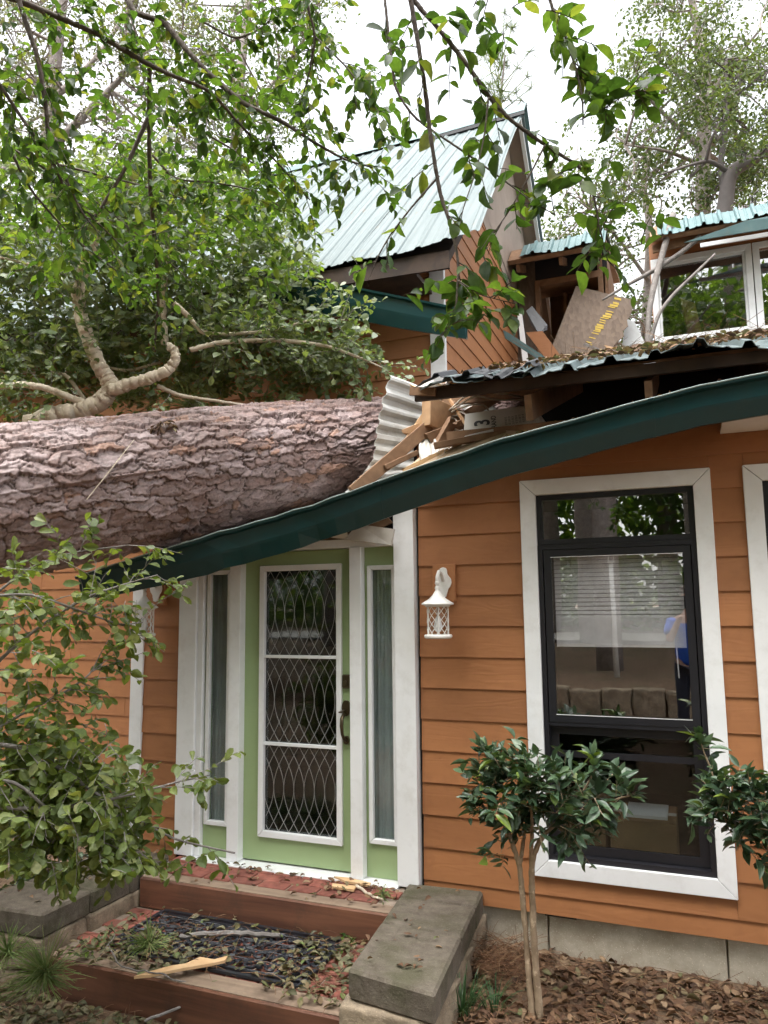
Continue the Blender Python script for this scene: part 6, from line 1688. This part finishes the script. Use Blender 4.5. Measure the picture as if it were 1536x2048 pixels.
litter('roof_green_litter', 'green twigs and leaves blown onto the low torn roof', U(900, 1.6, 4.5, -0.3, 5.0), lambda x, y: lz(y) + 0.04, 0.06, MT['leaf_fallen'], 'oval', 0.7)
# pine straw: short brown needles
def straw(name, label, xy, zf, n_seg, L, mat, spread=0.12):
    r = np.random.default_rng(77 + len(xy)); m = MB()
    for x, y in xy:
        a = r.uniform(0, 2 * PI); l_ = L * r.uniform(0.6, 1.2); z = float(zf(np.array([x]), np.array([y]))[0]) + 0.012 + r.random() * 0.02
        p0 = np.array([x, y, z]); d_ = np.array([math.cos(a), math.sin(a), r.normal(0, spread)])
        m.tube([p0, p0 + d_ * l_ * 0.5 + [0, 0, 0.008], p0 + d_ * l_], 0.0014, 3, False)
    o = m.build(name, mat, None, kind='stuff'); o['label'] = label
straw('bed_straw', 'brown pine straw mixed into the bed under the window', U(1100, 1.2, 3.6, -1.7, -0.03), gh, 2, 0.16, MT['straw'])
straw('corner_straw', 'pile of pine straw in the corner by the right capped wall', U(420, 1.28, 1.62, -0.5, -0.02), lambda x, y: gh(x, y) + 0.10 * np.clip(1 - (x - 1.25) / 0.4, 0, 1), 2, 0.15, MT['straw'], 0.3)
straw('yard_straw', 'pine straw strewn in front of the steps', U(500, -2.2, 1.3, -2.1, -1.2), gh, 2, 0.16, MT['straw'])
straw('step_straw', 'pine needles strewn over the doormat', U(150, -0.8, 0.8, -1.12, -0.45), lambda x, y: np.full(len(x), -0.225), 2, 0.13, MT['straw'])
straw('roof_straw', 'pine straw strewn on the low roof edge', U(700, 1.7, 4.4, -0.3, 4.8), lambda x, y: lz(y) + 0.03, 2, 0.2, MT['straw'], 0.3)
gr_ = np.random.default_rng(3)
gp = np.array(gpts[0:9]); m = MB(); n_ = 800
PP = []
for k in range(n_):
    t = gr_.random() * 6; i = int(t); p = gp[i] + (gp[i + 1] - gp[i]) * (t - i) + np.array([0, gr_.uniform(-0.06, 0.22), 0.02 + 0.015 * gr_.random()])
    PP.append(p)
PP = np.array(PP)
o = leaf_mass('gutter_debris', PP, gr_.normal(0, 1, (n_, 3)) * [1, 1, 0.2], gr_.normal(0, 0.4, (n_, 3)) + [0, 0, 1], 0.035 * gr_.uniform(.5, 1.2, n_), 'oval', MT['leaf_dead'], None, 'stuff'); o['label'] = 'dry leaf debris caught along the top of the fallen gutter'

# pine tufts
def tuft(label, base, direction, n, L, seed, mat=MT['needle']):
    r = np.random.default_rng(seed); t = thing('pine_tuft', label, 'pine tuft', tuple(base), 'green pine tufts on the ground'); m = MB()
    d0 = np.asarray(direction, float)
    tw = smooth_poly([np.asarray(base), np.asarray(base) + d0 * 0.12, np.asarray(base) + d0 * 0.2 + [0, 0, 0.03]]); MB().tube(tw, [0.006, 0.004], 6).build('twig', MT['greywood'], t)
    for k in range(n):
        p = tw[r.integers(3, len(tw))]; dd_ = d0 * 0.6 + r.normal(0, 0.55, 3); dd_ /= np.linalg.norm(dd_); l_ = L * r.uniform(0.7, 1.15)
        q1 = p + dd_ * l_ * 0.55; q2 = p + dd_ * l_ + np.array([0, 0, -0.06 * r.random()])
        for q_ in (q1, q2): q_[2] = max(q_[2], base[2] - 0.015)
        m.tube([p, q1, q2], [0.0026, 0.0022, 0.0010], 3, False)
    m.build('needles', mat, t, kind='stuff')
g0 = aY(95, 1952, -1.42); tuft('green pine needle tuft on the ground at the lower left corner', g0, (0.1, -0.2, 0.1), 210, 0.24, 1)
g0 = aZ(300, 1890, -0.22); tuft('pine needle tuft lying on the left end of the doormat', g0, (0.15, -0.25, 0.05), 120, 0.17, 2)
g0 = aY(25, 1915, -1.4); tuft('smaller pine tuft beside the left wall foot', g0, (-0.1, -0.1, 0.1), 90, 0.2, 3)
g0 = aZ(760, 1795, -0.05); tuft('small pine tuft at the right end of the brick landing', g0, (0.1, -0.02, 0.03), 46, 0.08, 4)
g0 = aD(250, 800, 6.1); tuft('pine tuft caught between the pale limbs above the trunk', g0, (0.2, 0.0, 0.12), 130, 0.26, 5)
g0 = aD(370, 815, 6.0); tuft('pine tuft lying on top of the trunk right of the pale limbs', g0, (0.25, 0.0, 0.06), 110, 0.26, 6)

# grass clumps
def grass(label, base, n, L, seed, spread=0.13):
    r = np.random.default_rng(seed); t = thing('grass_clump', label, 'grass clump', tuple(base), 'grass clumps along the bed'); V, F = [], []
    for k in range(n):
        a = r.uniform(0, 2 * PI); o_ = np.array([math.cos(a), math.sin(a), 0]); p = np.asarray(base) + o_ * r.random() * spread * 0.5
        l_ = L * r.uniform(.6, 1.15); w = np.array([-o_[1], o_[0], 0]) * 0.0042; lean = r.uniform(0.25, 0.95)
        ring = []
        for i in range(6):
            s = i / 5; c = p + o_ * lean * l_ * s ** 1.6 * 0.75 + np.array([0, 0, l_ * (s - 0.55 * lean * s * s)]); ring.append((c, 1 - s ** 2))
        b = len(V)
        for c, ww in ring: V += [c - w * (ww + .08), c + w * (ww + .08) + [0, 0, 0.001]]
        F += [(b + 2 * i, b + 2 * i + 1, b + 2 * i + 3, b + 2 * i + 2) for i in range(5)]
    MB().add(V, F).build('blades', MT['grass'], t, kind='stuff')
gg = aZ(925, 2040, -0.34); grass('tuft of strap-leaved grass at the foot of the right capped wall', gg, 90, 0.26, 1)
gg = aZ(990, 2035, -0.34); grass('small grass tuft between the capped wall and the shrub stem', gg, 26, 0.22, 2)
gg = aZ(880, 1985, -0.45) + np.array([0.12, 0, 0]); grass('grass tuft hard against the side of the right capped wall', gg, 40, 0.2, 3)
# sprigs fallen on the steps
pl = Plant(909)
for (x, y) in ((690, 1890), (715, 1875), (160, 1905), (215, 1890), (700, 1860)):
    for k in range(3): pl.twig(aZ(x, y, -0.22), (lr.normal(), lr.normal(), 0.1), 0.09, 0.0015, 6, 0.04, 0.0)
pl.build('fallen_sprig', 'small green sprigs fallen at the ends of the doormat', 'sprig', aZ(700, 1880, -0.23), 'oval', MT['leaf_mid'], MT['twig'])
def gstick(name, label, pts, z, r, mat, cat='stick', n=7):
    P_ = smooth_poly([aZ(x, y, zz) for (x, y), zz in zip(pts, z if np.ndim(z) else [z] * len(pts))])
    P_ = P_ + np.random.default_rng(len(label)).normal(0, 0.003, P_.shape)
    return tag(MB().tube(P_, r, n).build(name, mat, None), label, cat)
gstick('bark_stick', 'grey barked stick lying across the doormat', [(360, 1872), (420, 1868), (480, 1866), (560, 1872)], -0.205, [0.012, 0.016, 0.013], MT['greywood'])
gstick('curved_twig', 'thin curved twig arching over the lower timber', [(215, 1885), (240, 1935), (300, 1945), (330, 1950), (365, 1965), (440, 1975)], [-0.21, -0.17, -0.18, -0.19, -0.24, -0.28], 0.004, MT['greywood'])
gstick('forked_twig', 'bare twig lying on the leaves in front of the lower timber', [(290, 2040), (360, 2015), (400, 1995), (440, 1980)], [-0.37, -0.35, -0.33, -0.30], [0.008, 0.004], MT['greywood'])
gstick('long_twig', 'long thin twig fallen across the left end of the steps', [(180, 1990), (195, 1920), (230, 1870)], [-0.40, -0.22, -0.2], 0.003, MT['greywood'])
def chip(label, pxs, z, mat=None):
    P_ = [aZ(x, y, z) for x, y in pxs]
    tag(MB().prism(P_, (0, 0, 0.014)).build('wood_splinter', mat or MT['rawwood']), label, 'splinter', 'pale splinters on the steps')
chip('long pale wood splinter lying over the front of the doormat', [(268, 1958), (300, 1948), (345, 1936), (372, 1932), (400, 1919), (428, 1924), (455, 1917), (450, 1926), (428, 1931), (402, 1936), (370, 1941), (335, 1948), (300, 1955)], -0.20)
chip('upper of the two pale splinters on the brick landing', [(668, 1757), (700, 1760), (742, 1770), (738, 1775), (690, 1766)], -0.045)
chip('lower of the two pale splinters on the brick landing', [(665, 1771), (712, 1776), (708, 1784), (664, 1777)], -0.042)
gstick('peeled_twig', 'peeled pale twig on the right of the brick landing', [(712, 1772), (740, 1788), (765, 1800)], -0.035, [0.010, 0.006], MT['limb'])

# bits caught on the trunk
pl = Plant(919)
tp = trunk_c(1.02) + (side * 0.72 + upv * 0.70) * (trunk_r(1.02) + 0.01)
for k in range(7): pl.twig(tp, side * 0.5 + np.array([lr.normal() * .5, lr.normal() * .3, 0.1 * lr.normal()]), 0.12, 0.002, 6, 0.05, 0.9)
pl.build('dead_sprig', 'withered brown sprig caught on top of the pine trunk', 'sprig', tp, 'oval', MT['leaf_dead'], MT['twig'])
sp0 = trunk_c(0.42) + (side * 0.97 - upv * 0.22) * (trunk_r(0.4) + 0.02); sp1 = trunk_c(0.78) + (side * 0.88 + upv * 0.45) * (trunk_r(0.8) + 0.02)
tag(MB().tube(smooth_poly([sp0, (sp0 + sp1) / 2 + side * 0.03, sp1]), [0.003, 0.004, 0.002], 5).build('pale_twig', MT['limb']), 'thin pale twig slanting against the side of the pine trunk', 'twig')
